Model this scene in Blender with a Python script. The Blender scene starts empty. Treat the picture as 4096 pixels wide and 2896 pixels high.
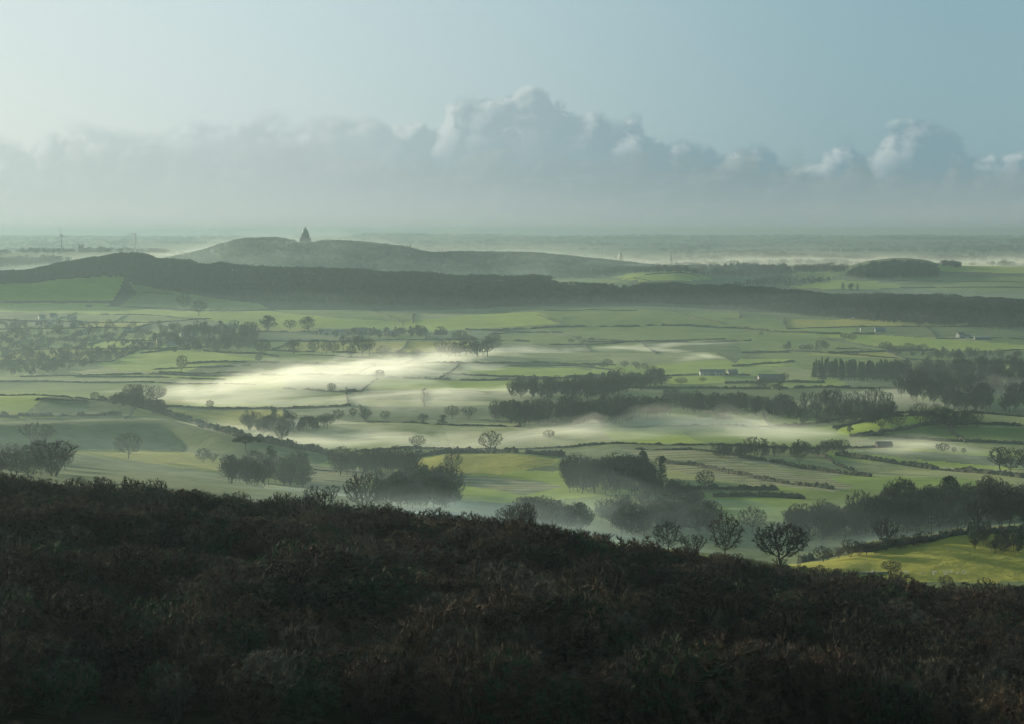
import bpy, bmesh, math, random
import numpy as np

# ------------------------------------------------------------------ camera, sky, sun, exposure
scene = bpy.context.scene
col = scene.collection
EYE = 180.0            # eye height above the valley floor, metres
FPX = 7812.0           # focal length in pixels of the 4096 px wide photograph
CX, HY = 2048.0, 935.0  # column of the view axis, row of eye level

cam_d = bpy.data.cameras.new('camera')
cam_d.sensor_width = 36.0
cam_d.lens = 36.0 * FPX / 4096.0
cam_d.shift_y = -(1448.0 - HY) / 4096.0
cam_d.clip_start = 1.0
cam_d.clip_end = 60000.0
cam = bpy.data.objects.new('camera', cam_d)
cam.location = (0, 0, EYE)
cam.rotation_euler = (math.radians(90), 0, 0)
col.objects.link(cam)
scene.camera = cam

SUN_AZ = math.radians(-47.0)   # measured from the view direction, negative = left
SUN_EL = math.radians(8.5)
SUN_DIR = np.array([math.sin(SUN_AZ) * math.cos(SUN_EL), math.cos(SUN_AZ) * math.cos(SUN_EL), math.sin(SUN_EL)])

vs = scene.view_settings
vs.view_transform = 'Standard'
vs.look = 'None'
vs.gamma = 1.0
vs.use_curve_mapping = False
vs.exposure = 1.3
VALLEY_D = 0.68e-4
HAZE_D, HAZE_C = 0.95e-4, (0.168, 0.240, 0.276)

scene.render.engine = 'CYCLES'
cy = scene.cycles
cy.use_denoising = True
cy.max_bounces = 4
cy.diffuse_bounces = 1
cy.glossy_bounces = 1
cy.transmission_bounces = 2
cy.volume_bounces = 1
cy.transparent_max_bounces = 16
cy.sample_clamp_indirect = 4.0
cy.use_adaptive_sampling = True
cy.adaptive_threshold = 0.025
cy.adaptive_min_samples = 24
cy.filter_width = 1.25

sun_d = bpy.data.lights.new('sun', 'SUN')
sun_d.energy = 5.0
sun_d.angle = math.radians(0.6)
sun_d.color = (1.0, 0.88, 0.62)
sun = bpy.data.objects.new('sun', sun_d)
from mathutils import Vector, Matrix, noise as mnoise
sun.rotation_euler = Vector(SUN_DIR).to_track_quat('Z', 'Y').to_euler()
sun.location = (-400, 300, 600)
col.objects.link(sun)


# ---- node helpers
class NT:
    def __init__(self, tree):
        self.t = tree
        self.n = tree.nodes
        self.l = tree.links

    def new(self, kind, **kw):
        nd = self.n.new(kind)
        for k, v in kw.items():
            setattr(nd, k, v)
        return nd

    def put(self, sock, v):
        if hasattr(v, 'is_output') or isinstance(v, bpy.types.NodeSocket):
            self.l.new(v, sock)
        elif isinstance(v, (tuple, list)) and hasattr(sock, 'default_value'):
            v = tuple(v)
            n = len(sock.default_value)
            sock.default_value = (v + (1.0,))[:n] if len(v) < n else v[:n]
        else:
            sock.default_value = v

    def m(self, op, a, b=0.0, c=0.0, clamp=False):
        nd = self.new('ShaderNodeMath', operation=op, use_clamp=clamp)
        self.put(nd.inputs[0], a)
        if len(nd.inputs) > 1:
            self.put(nd.inputs[1], b)
        if len(nd.inputs) > 2:
            self.put(nd.inputs[2], c)
        return nd.outputs[0]

    def mix(self, fac, a, b):
        nd = self.new('ShaderNodeMix', data_type='RGBA')
        self.put(nd.inputs[0], fac)
        self.put(nd.inputs[6], a)
        self.put(nd.inputs[7], b)
        return nd.outputs[2]

    def noise(self, vec, scale, detail=4.0, rough=0.5, dims='3D', lac=2.0, dist=0.0):
        nd = self.new('ShaderNodeTexNoise', noise_dimensions=dims)
        self.put(nd.inputs['Vector'], vec)
        nd.inputs['Scale'].default_value = scale
        nd.inputs['Detail'].default_value = detail
        nd.inputs['Roughness'].default_value = rough
        nd.inputs['Lacunarity'].default_value = lac
        nd.inputs['Distortion'].default_value = dist
        return nd.outputs['Fac']

    def smooth(self, v, lo, hi, a=0.0, b=1.0):
        nd = self.new('ShaderNodeMapRange', interpolation_type='SMOOTHSTEP')
        self.put(nd.inputs[0], v)
        nd.inputs[1].default_value = lo
        nd.inputs[2].default_value = hi
        nd.inputs[3].default_value = a
        nd.inputs[4].default_value = b
        return nd.outputs[0]

    def ramp(self, v, pts, interp='LINEAR'):
        nd = self.new('ShaderNodeValToRGB')
        nd.color_ramp.interpolation = interp
        e = nd.color_ramp.elements
        while len(e) < len(pts):
            e.new(0.5)
        for k, (p, c) in enumerate(pts):
            e[k].position = p
            e[k].color = tuple(c) + (1.0,)
        self.put(nd.inputs[0], v)
        return nd.outputs[0]

    def curve(self, v, pts):
        """float curve over 0..1"""
        nd = self.new('ShaderNodeFloatCurve')
        cu = nd.mapping.curves[0]
        nd.mapping.use_clip = False
        while len(cu.points) < len(pts):
            cu.points.new(0.5, 0.5)
        for k, (x, y) in enumerate(pts):
            cu.points[k].location = (x, y)
            cu.points[k].handle_type = 'AUTO_CLAMPED'
        nd.mapping.update()
        self.put(nd.inputs['Value'], v)
        return nd.outputs[0]

# ------------------------------------------------------------------ sky
world = bpy.data.worlds.new('World')
scene.world = world
world.use_nodes = True
wt = NT(world.node_tree)
wt.n.clear()
w_out = wt.new('ShaderNodeOutputWorld')
w_bg = wt.new('ShaderNodeBackground')
wt.l.new(w_bg.outputs[0], w_out.inputs['Surface'])
w_bg.inputs['Strength'].default_value = 0.072
sky = wt.new('ShaderNodeTexSky')
sky.sky_type = 'NISHITA'
sky.sun_disc = False
sky.sun_elevation = SUN_EL
sky.sun_rotation = SUN_AZ
sky.altitude = 200.0
sky.air_density = 1.0
sky.dust_density = 2.2
sky.ozone_density = 1.6
tc = wt.new('ShaderNodeTexCoord')
sep = wt.new('ShaderNodeSeparateXYZ')
wt.l.new(tc.outputs['Generated'], sep.inputs[0])
dx, dy, dz = sep.outputs
az = wt.m('ARCTAN2', dx, dy)
el = wt.m('ARCSINE', dz)


def sky_pt(px, py):
    """photo pixel -> (azimuth on 0..1 over +-0.6 rad, elevation rad)"""
    return (math.atan((px - CX) / FPX) / 1.2 + 0.5, (HY - py) / FPX)


def cloud_top(pts):
    out = [(0.0, sky_pt(*pts[0])[1] * 10 * 0.9)]
    for p in pts:
        a, e = sky_pt(*p)
        out.append((a, e * 10))
    out.append((1.0, out[-1][1]))
    return out


def vec3(a, b, c):
    nd = wt.new('ShaderNodeCombineXYZ')
    wt.put(nd.inputs[0], a)
    wt.put(nd.inputs[1], b)
    wt.put(nd.inputs[2], c)
    return nd.outputs[0]


def cloud_h(a, e, prof, seed, amp, scale, squash=1.25, det=5.0):
    t = wt.curve(wt.m('MULTIPLY_ADD', a, 1 / 1.2, 0.5), prof)
    t = wt.m('MULTIPLY', t, 0.1)
    p = vec3(wt.m('MULTIPLY_ADD', a, 1.0, seed), wt.m('MULTIPLY', e, squash), 0.0)
    n = wt.noise(p, scale, det, 0.50, '2D')
    # rounded heads: fold the noise so that its crests are broad and its clefts sharp
    bump = wt.m('SUBTRACT', wt.m('MULTIPLY', wt.m('POWER', wt.m('ABSOLUTE', wt.m('MULTIPLY', wt.m('SUBTRACT', n, 0.38), 2.6)), 0.7), 1.5), 0.75)
    return wt.m('ADD', wt.m('SUBTRACT', t, e), wt.m('MULTIPLY', bump, amp)), n


def cloud_layer(base, prof, seed, amp, scale, soft, body, lit, gain, opacity, squash=1.25, det=3.0):
    h, n = cloud_h(az, el, prof, seed, amp, scale, squash, det)
    h2, n2 = cloud_h(wt.m('ADD', az, -0.0042), wt.m('ADD', el, 0.0030), prof, seed, amp, scale, squash, det)
    alpha = wt.m('MULTIPLY', wt.smooth(h, -soft * 0.3, soft), opacity)
    facing = wt.m('SUBTRACT', wt.m('SUBTRACT', h, h2), 0.0028)
    rim = wt.m('MULTIPLY', wt.smooth(facing, -0.002, 0.0085), wt.smooth(h, 0.0, 0.035, 1.0, 0.10))
    lum = wt.m('MULTIPLY', rim, gain, clamp=True)
    return wt.mix(alpha, base, wt.mix(lum, body, lit))


skycol = sky.outputs[0]
# how near the sun the direction is, for the haze glow of the real sky towards the low sun
sd = wt.new('ShaderNodeVectorMath', operation='DOT_PRODUCT')
wt.l.new(tc.outputs['Generated'], sd.inputs[0])
sd.inputs[1].default_value = tuple(SUN_DIR)
near_sun = wt.smooth(sd.outputs['Value'], 0.56, 0.86)

S_CLEAR = wt.mix(wt.smooth(sd.outputs['Value'], 0.50, 0.88), (1.40, 2.34, 2.74), (3.4, 4.15, 4.35))
base = wt.mix(0.88, skycol, S_CLEAR)

bank_body = wt.mix(near_sun, (1.30, 2.00, 2.28), (3.00, 3.50, 3.45))
bank_lit = wt.mix(near_sun, (2.80, 3.30, 3.35), (4.00, 4.45, 4.30))

P = lambda s: [(x * 1.784, y * 1.784) for x, y in s]
tall = cloud_top(P([(0, 420), (500, 420), (760, 385), (840, 345), (872, 300), (905, 272), (945, 268), (960, 285), (985, 262), (1008, 226), (1060, 212),
                    (1110, 205), (1200, 202), (1255, 212), (1290, 244), (1330, 252), (1385, 264), (1412, 252), (1440, 262), (1455, 288), (1500, 302),
                    (1600, 325), (1700, 338), (1800, 356), (1832, 352), (1862, 318), (1905, 312), (1942, 322), (1990, 282), (2030, 276), (2070, 286),
                    (2130, 292), (2165, 308), (2185, 340), (2296, 350)]))
left = cloud_top(P([(0, 320), (78, 306), (105, 287), (170, 282), (240, 290), (310, 300), (440, 272), (540, 266), (640, 258), (690, 262), (760, 252),
                    (820, 262), (880, 300), (980, 350), (1200, 420), (1600, 450), (2296, 450)]))
mid = cloud_top(P([(0, 380), (150, 340), (220, 312), (300, 330), (480, 345), (560, 318), (620, 330), (720, 330), (840, 350), (1000, 348), (1080, 335),
                   (1200, 346), (1500, 350), (1700, 352), (1900, 362), (2100, 372), (2296, 360)]))
low = cloud_top(P([(0, 470), (150, 452), (300, 440), (520, 450), (700, 462), (900, 452), (1200, 460), (1500, 470), (1800, 452), (2000, 448), (2100, 440), (2296, 452)]))

c = cloud_layer(base, tall, 3.1, 0.0080, 38.0, 0.0050, bank_body, bank_lit, 1.15, 0.93, 1.35, 4.0)
c = cloud_layer(c, left, 8.3, 0.0095, 28.0, 0.0065, bank_body, bank_lit, 0.95, 0.80)
low_body = wt.mix(near_sun, (1.45, 1.95, 2.02), (3.00, 3.45, 3.35))
low_lit = wt.mix(near_sun, (1.85, 2.30, 2.36), (3.50, 3.90, 3.75))
c = cloud_layer(c, mid, 5.7, 0.0085, 46.0, 0.0080, low_body, low_lit, 1.0, 0.60)
hor_body = wt.mix(near_sun, (1.62, 2.05, 2.08), (3.10, 3.45, 3.30))
hor_lit = wt.mix(near_sun, (1.90, 2.30, 2.28), (3.45, 3.75, 3.55))
c = cloud_layer(c, low, 2.2, 0.0060, 60.0, 0.0150, hor_body, hor_lit, 0.6, 0.60, 1.8)
# pale band of thick air just above the horizon, all the way round
c = wt.mix(wt.smooth(el, 0.0, 0.034, 0.80, 0.0), c, wt.mix(near_sun, (2.20, 2.60, 2.60), (3.70, 4.00, 3.75)))
wt.l.new(c, w_bg.inputs['Color'])
world.cycles.sampling_method = 'MANUAL'
world.cycles.sample_map_resolution = 512

# ------------------------------------------------------------------ terrain
rng = np.random.default_rng(11)
random.seed(5)


def hash2(ix, iy, seed):
    n = (ix.astype(np.int64) * 374761393 + iy.astype(np.int64) * 668265263 + seed * 982451653) & 0x7fffffff
    n = ((n ^ (n >> 13)) * 1274126177) & 0x7fffffff
    n = n ^ (n >> 16)
    return (n & 0xffff) / 65535.0


def vnoise(x, y, seed=0):
    ix, iy = np.floor(x), np.floor(y)
    fx, fy = x - ix, y - iy
    fx = fx * fx * fx * (fx * (fx * 6 - 15) + 10)
    fy = fy * fy * fy * (fy * (fy * 6 - 15) + 10)
    a = hash2(ix, iy, seed)
    b = hash2(ix + 1, iy, seed)
    c_ = hash2(ix, iy + 1, seed)
    d = hash2(ix + 1, iy + 1, seed)
    return (a + (b - a) * fx) * (1 - fy) + (c_ + (d - c_) * fx) * fy - 0.5


def fbm(x, y, octs=4, seed=0, gain=0.5):
    s, a = 0.0, 1.0
    for k in range(octs):
        s = s + a * vnoise(x, y, seed + k * 17)
        x, y, a = x * 2.03 + 11.3, y * 2.03 + 5.7, a * gain
    return s


def pchip(xk, yk, x):
    """monotone cubic through the knots, flat outside"""
    xk, yk = np.asarray(xk, float), np.asarray(yk, float)
    h = np.diff(xk)
    d = np.diff(yk) / h
    m = np.zeros_like(yk)
    w1, w2 = 2 * h[1:] + h[:-1], h[1:] + 2 * h[:-1]
    ok = d[1:] * d[:-1] > 0
    with np.errstate(divide='ignore', invalid='ignore'):
        mm = (w1 + w2) / (w1 / d[:-1] + w2 / d[1:])
    m[1:-1] = np.where(ok, mm, 0.0)
    m[0], m[-1] = d[0] * 0.5, d[-1] * 0.5
    x = np.clip(x, xk[0], xk[-1])
    i = np.clip(np.searchsorted(xk, x) - 1, 0, len(h) - 1)
    t = (x - xk[i]) / h[i]
    t2, t3 = t * t, t * t * t
    return (2 * t3 - 3 * t2 + 1) * yk[i] + (t3 - 2 * t2 + t) * h[i] * m[i] + (-2 * t3 + 3 * t2) * yk[i + 1] + (t3 - t2) * h[i] * m[i + 1]


# each row: knots (px, py, z) of a line of ground as the photograph shows it, or ('Y', depth, [(px, z)])
LINES = [
    ('Y', 3.0, [(0, 178)]),
    ('Y', 80.0, [(0, 148)]),
    ('Y', 205.0, [(0, 129), (2048, 127), (4096, 124)]),
    ('Y', 270.0, [(0, 127), (2048, 124), (4096, 114)]),
    ('D', [(0, 2030, 470), (138, 2040, 480), (700, 2080, 500), (1300, 2118, 520), (1700, 2140, 540), (2100, 2200, 560), (2600, 2290, 580), (3100, 2365, 600), (3500, 2420, 610), (4096, 2460, 620)]),
    ('D', [(0, 2000, 600), (138, 2008, 600), (700, 2040, 600), (1300, 2090, 610), (1560, 2072, 625), (1640, 2048, 640), (1750, 2052, 640), (2100, 2114, 640), (2500, 2178, 650), (2850, 2230, 660), (3100, 2264, 680), (3300, 2284, 700), (3500, 2320, 740), (4096, 2350, 760)]),
    ('D', [(0, 1955, 760), (138, 1960, 760), (700, 2000, 760), (1300, 2090, 760), (1750, 2140, 760), (2100, 2205, 780), (2500, 2262, 800), (2850, 2295, 820), (3100, 2300, 800), (3300, 2290, 810), (3500, 2296, 850), (3957, 2296, 850), (4096, 2296, 850)]),
    ('D', [(0, 1900, 900), (138, 1905, 900), (700, 1935, 950), (1300, 2040, 900), (1750, 2110, 920), (2100, 2155, 940), (2500, 2190, 980), (2850, 2215, 960), (3100, 2242, 940), (3300, 2235, 900), (3500, 2190, 920), (3700, 2165, 935), (3830, 2138, 950), (4096, 2126, 965)]),
    ('Z', [(0, 1885, 50), (138, 1880, 48), (700, 1905, 37), (1100, 1960, 34), (1300, 1990, 30), (1750, 2055, 23), (2100, 2110, 12), (2500, 2122, 10), (2850, 2132, 10), (3300, 2145, 4), (3700, 2125, 4), (4096, 2090, 4)]),
    ('Z', [(0, 1825, 21), (138, 1820, 20), (285, 1806, 14), (510, 1833, 8), (700, 1850, 6), (960, 1900, 8), (1300, 1920, 6), (1700, 1960, 2), (2100, 2000, 0), (2500, 2030, 0), (2850, 2060, 2), (3200, 2052, 0), (3700, 2000, 0), (4096, 1985, 0)]),
    ('Z', [(0, 1795, 10), (138, 1795, 10), (510, 1798, 3), (700, 1806, 1), (960, 1850, 1), (1300, 1885, 0), (1700, 1895, -2), (2100, 1935, -2), (2500, 1970, -2), (2850, 1985, 0), (3200, 1990, 0), (3700, 1925, 0), (4096, 1910, 0)]),
    ('Z', [(0, 1692, 24), (138, 1685, 24), (290, 1665, 22), (480, 1662, 22), (640, 1668, 20), (780, 1700, 17), (960, 1745, 12), (1100, 1775, 6), (1240, 1800, 1), (1330, 1830, -2), (1600, 1850, -2), (1800, 1817, 2), (2050, 1815, 2), (2250, 1830, -2), (2500, 1870, -2), (2800, 1880, 0), (3100, 1880, 0), (3400, 1880, -2), (3700, 1865, -2), (4096, 1862, -3)]),
    ('Z', [(0, 1695, 8), (138, 1690, 8), (480, 1674, 6), (780, 1702, 2), (1100, 1760, -6), (1330, 1800, -8), (1600, 1800, -6), (1800, 1800, -7), (2050, 1795, -6), (2250, 1800, -6), (2500, 1800, 0), (2800, 1805, 2), (3100, 1838, 1), (3400, 1830, 0), (3700, 1800, 3), (3957, 1838, 0), (4096, 1845, 0)]),
    ('Z', [(0, 1592, 16), (138, 1594, 16), (340, 1605, 12), (474, 1616, 9), (650, 1640, 2), (900, 1700, -3), (1100, 1745, -7), (1330, 1770, -8), (1600, 1752, -5), (1800, 1747, -5), (2050, 1750, -4), (2250, 1760, -4), (2500, 1750, -4), (2800, 1760, -2), (3100, 1785, 0), (3400, 1785, 0), (3700, 1772, 0), (4096, 1792, 0)]),
    ('Z', [(0, 1575, 4), (138, 1575, 4), (474, 1588, 2), (900, 1650, -3), (1200, 1712, -2), (1350, 1690, -1), (1600, 1690, 0), (1870, 1715, -2), (2050, 1712, -2), (2500, 1700, -4), (2800, 1710, -2), (3100, 1730, 0), (3320, 1742, 2), (3500, 1737, 4), (3700, 1722, 4), (4096, 1737, 2)]),
    ('Z', [(0, 1540, 2), (138, 1540, 2), (900, 1600, -2), (1350, 1662, -4), (1870, 1682, -4), (2300, 1670, -4), (2800, 1670, -4), (3100, 1692, -2), (3330, 1712, 2), (3450, 1690, 8), (3600, 1668, 12), (3750, 1664, 13), (4096, 1692, 8)]),
    ('Z', [(0, 1500, 2), (138, 1500, 2), (900, 1560, 0), (1350, 1610, -2), (2050, 1620, -2), (2800, 1610, -2), (3100, 1630, -3), (3450, 1645, -3), (3600, 1650, -3), (4096, 1645, -2)]),
    ('Z', [(0, 1460, 3), (138, 1460, 3), (900, 1500, 1), (1800, 1540, 0), (2600, 1530, 0), (3200, 1550, 0), (4096, 1562, 0)]),
    ('Z', [(0, 1410, 5), (138, 1410, 5), (700, 1420, 4), (1300, 1450, 3), (2000, 1470, 2), (2600, 1460, 2), (3200, 1470, 2), (4096, 1482, 1)]),
    ('Z', [(0, 1370, 8), (138, 1370, 8), (700, 1375, 8), (1300, 1385, 7), (2000, 1400, 6), (2600, 1390, 6), (3200, 1400, 6), (4096, 1412, 6)]),
    ('Z', [(0, 1310, 14), (138, 1310, 14), (700, 1320, 13), (1300, 1325, 13), (2000, 1325, 12), (2600, 1320, 12), (3200, 1330, 12), (4096, 1348, 12)]),
    ('Z', [(0, 1240, 24), (138, 1240, 24), (700, 1260, 20), (1300, 1270, 20), (1900, 1262, 20), (2200, 1240, 27), (2500, 1236, 27), (2850, 1260, 21), (3200, 1285, 18), (4096, 1322, 16)]),
    ('Z', [(0, 1215, 32), (138, 1215, 32), (490, 1226, 28), (900, 1235, 24), (1500, 1240, 24), (2000, 1234, 24), (2300, 1230, 24), (2600, 1230, 24), (2850, 1238, 22), (3200, 1260, 20), (3600, 1290, 20), (4096, 1312, 17)]),
    ('Z', [(0, 1152, 62), (138, 1150, 62), (490, 1150, 60), (900, 1180, 46), (1500, 1190, 46), (2300, 1180, 46), (2850, 1185, 44), (3200, 1215, 40), (3600, 1250, 36), (4096, 1275, 33)]),
    ('Z', [(0, 1112, 82), (138, 1100, 86), (270, 1065, 105), (440, 1036, 122), (560, 1030, 125), (640, 1050, 112), (850, 1075, 100), (1300, 1095, 90), (1600, 1100, 87), (1900, 1120, 76), (2200, 1135, 66), (2560, 1158, 55), (2830, 1160, 54), (2960, 1172, 50), (3200, 1188, 48), (3450, 1203, 46), (3700, 1200, 50), (4096, 1225, 45)]),
    ('Y', 4950.0, [(0, 55), (560, 75), (1300, 52), (1900, 48), (2200, 44), (2560, 32), (3000, 28), (3400, 24), (4096, 28)]),
    ('Y', 5400.0, [(0, 50), (1300, 50), (2000, 45), (2400, 55), (2560, 72), (2700, 78), (2820, 64), (3000, 46), (3200, 43), (3400, 50), (3700, 46), (4096, 53)]),
    ('Y', 6000.0, [(0, 62), (500, 66), (740, 108), (820, 124), (900, 142), (1000, 155), (1100, 156), (1180, 150), (1230, 148), (1290, 146), (1400, 143), (1500, 138), (1600, 126), (1750, 110), (1850, 112), (2000, 112), (2140, 110), (2300, 100), (2450, 88), (2600, 76), (2760, 72), (2950, 84), (3150, 80), (3300, 74), (3390, 80), (3480, 98), (3600, 106), (3700, 100), (3770, 84), (4096, 76)]),
    ('Y', 7300.0, [(0, 108), (138, 112), (600, 110), (760, 96), (1000, 50), (1900, 45), (2500, 50), (3000, 64), (3300, 70), (3600, 55), (4096, 62)]),
    ('Y', 9200.0, [(0, 70), (900, 60), (1900, 55), (2600, 58), (3000, 74), (3400, 64), (4096, 55)]),
    ('Y', 12500.0, [(0, 75), (1300, 80), (2000, 62), (3000, 62), (4096, 70)]),
    ('Y', 16500.0, [(0, 120), (1200, 125), (2000, 108), (3000, 108), (3600, 122), (4096, 118)]),
    ('Y', 20500.0, [(0, 142), (700, 140), (1250, 138), (1400, 158), (1600, 166), (1800, 164), (2000, 162), (2150, 150), (2400, 150), (2600, 155), (2800, 148), (3100, 150), (3400, 152), (3700, 148), (4096, 146)]),
    ('Y', 24500.0, [(0, 60)]),
]

PXC = np.concatenate([np.arange(-9500, -400, 260.0), np.arange(-400, 4500, 8.0), np.arange(4500, 11000, 260.0)])
YR = np.concatenate([np.arange(3, 200, 14.0), np.arange(200, 700, 6.0), np.arange(700, 1300, 6.0), np.arange(1300, 2100, 5.0), np.arange(2100, 3000, 9.0), np.arange(3000, 4000, 17.0), np.arange(4000, 4700, 9.0),
                     np.arange(4700, 6600, 45.0), np.arange(6600, 12500, 190.0), np.arange(12500, 24501, 750.0)])
kY = np.zeros((len(LINES), len(PXC)))
kZ = np.zeros((len(LINES), len(PXC)))


def pk(knots, j, x):
    xs = [k[0] for k in knots]
    ys = [k[j] for k in knots]
    return np.full(len(x), float(ys[0])) if len(xs) == 1 else pchip(xs, ys, x)


for i, ln in enumerate(LINES):
    if ln[0] == 'Y':
        kY[i] = ln[1]
        kZ[i] = pk(ln[2], 1, PXC)
    elif ln[0] == 'Z':
        py, z = pk(ln[1], 1, PXC), pk(ln[1], 2, PXC)
        kY[i], kZ[i] = (EYE - z) * FPX / (py - HY), z
    else:
        py, d = pk(ln[1], 1, PXC), pk(ln[1], 2, PXC)
        kY[i], kZ[i] = d, EYE - (py - HY) / FPX * d
    if i:
        low_y = kY[i - 1] + 12.0
        push = kY[i] < low_y
        if push.any():
            pyk = HY + (EYE - kZ[i]) * FPX / kY[i]
            kY[i] = np.where(push, low_y, kY[i])
            kZ[i] = np.where(push, EYE - (pyk - HY) / FPX * kY[i], kZ[i])
GZ = np.zeros((len(PXC), len(YR)))
for j in range(len(PXC)):
    GZ[j] = pchip(kY[:, j], kZ[:, j], YR)
# soften creases between neighbouring columns
for _ in range(3):
    GZ[1:-1] = 0.25 * GZ[:-2] + 0.5 * GZ[1:-1] + 0.25 * GZ[2:]
GX = (PXC[:, None] - CX) / FPX * YR[None, :]
GY = np.broadcast_to(YR[None, :], GX.shape)
amp = np.interp(YR, [0, 600, 1200, 4000, 6000, 24000], [0.4, 1.0, 1.2, 2.2, 4.0, 9.0])[None, :]
wl = np.interp(YR, [0, 1000, 4000, 24000], [60, 90, 190, 900])[None, :]
mod = np.interp(YR, [0, 500, 900, 1300, 3800, 4100, 5000], [0.5, 0.6, 0.8, 1.0, 1.0, 0.7, 0.7])[None, :]
GZ += mod * (3.3 * fbm(GX / 95, GY / 120, 3, 3) + 8.0 * fbm(GX / 330, GY / 420, 2, 9)) * np.where(YR < 5000, 1, 0)[None, :]
GZ += np.where(YR >= 5000, 1, 0)[None, :] * amp * fbm(GX / 700, GY / 1100, 3, 21) * 1.6
# unseen hill added left of the frame, raised to shade the foreground scrub
shade_hill = 100.0 * np.exp(-(((GX + 640) / 300.0) ** 2 + ((GY - 640) / 420.0) ** 2)) * (1 - np.clip((PXC[:, None] + 2100) / 1500, 0, 1))
GZ += shade_hill
PYG = HY + (EYE - GZ) * FPX / GY
VIS = np.minimum.accumulate(np.concatenate([np.full((len(PXC), 1), 1e9), PYG[:, :-1]], 1), axis=1)
VISIBLE = PYG <= VIS + 1.5


def ground_at(px, Y):
    """terrain height at picture column px and depth Y"""
    i = int(np.clip(np.searchsorted(PXC, px) - 1, 0, len(PXC) - 2))
    j = int(np.clip(np.searchsorted(YR, Y) - 1, 0, len(YR) - 2))
    a = (px - PXC[i]) / (PXC[i + 1] - PXC[i])
    b = (Y - YR[j]) / (YR[j + 1] - YR[j])
    a, b = min(max(a, 0), 1), min(max(b, 0), 1)
    return float((GZ[i, j] * (1 - a) + GZ[i + 1, j] * a) * (1 - b) + (GZ[i, j + 1] * (1 - a) + GZ[i + 1, j + 1] * a) * b)


def gz_xy(x, y):
    return ground_at(CX + FPX * x / y, y)


def gz_arr(x, y):
    x, y = np.asarray(x, float), np.asarray(y, float)
    px = CX + FPX * x / y
    i = np.clip(np.searchsorted(PXC, px) - 1, 0, len(PXC) - 2)
    j = np.clip(np.searchsorted(YR, y) - 1, 0, len(YR) - 2)
    a = np.clip((px - PXC[i]) / (PXC[i + 1] - PXC[i]), 0, 1)
    b = np.clip((y - YR[j]) / (YR[j + 1] - YR[j]), 0, 1)
    return (GZ[i, j] * (1 - a) + GZ[i + 1, j] * a) * (1 - b) + (GZ[i, j + 1] * (1 - a) + GZ[i + 1, j + 1] * a) * b


def at(px, py, ymin=200.0):
    """first visible ground point at or above photo pixel (px, py): world x, y, z"""
    i = int(np.clip(np.searchsorted(PXC, px) - 1, 0, len(PXC) - 2))
    a = (px - PXC[i]) / (PXC[i + 1] - PXC[i])
    prof = PYG[i] * (1 - a) + PYG[i + 1] * a
    j0 = int(np.searchsorted(YR, ymin))
    hit = np.nonzero(prof[j0:] <= py)[0]
    if len(hit) == 0:
        j = j0 + int(np.argmin(prof[j0:]))
        Y = YR[j]
    else:
        j = j0 + int(hit[0])
        if j > j0 and prof[j - 1] > py:
            t = (prof[j - 1] - py) / max(prof[j - 1] - prof[j], 1e-6)
            Y = YR[j - 1] + t * (YR[j] - YR[j - 1])
        else:
            Y = YR[j]
    return ((px - CX) / FPX * Y, Y, ground_at(px, Y))


def on(px, Y):
    return ((px - CX) / FPX * Y, Y, ground_at(px, Y))

# ------------------------------------------------------------------ materials
def material(name):
    m = bpy.data.materials.new(name)
    m.use_nodes = True
    t = NT(m.node_tree)
    bsdf = t.n['Principled BSDF']
    bsdf.inputs['Roughness'].default_value = 0.9
    bsdf.inputs['Specular IOR Level'].default_value = 0.15
    return m, t, bsdf


def mat_plain(name, c, rough=0.9, var=0.25, scale=0.5, spec=0.15, rnd=0.0):
    m, t, b = material(name)
    tcn = t.new('ShaderNodeTexCoord')
    n = t.noise(tcn.outputs['Object'], scale, 4.0, 0.6)
    dark = tuple(x * (1 - var) for x in c)
    lite = tuple(min(1, x * (1 + var)) for x in c)
    out = t.mix(t.smooth(n, 0.3, 0.7), dark, lite)
    if rnd:
        oi = t.new('ShaderNodeObjectInfo')
        hs = t.new('ShaderNodeHueSaturation')
        t.put(hs.inputs['Color'], out)
        t.put(hs.inputs['Value'], t.m('MULTIPLY_ADD', oi.outputs['Random'], rnd * 2, 1 - rnd))
        t.put(hs.inputs['Hue'], t.m('MULTIPLY_ADD', oi.outputs['Random'], 0.05, 0.475))
        out = hs.outputs['Color']
    t.put(b.inputs['Base Color'], out)
    b.inputs['Roughness'].default_value = rough
    b.inputs['Specular IOR Level'].default_value = spec
    return m


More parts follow.
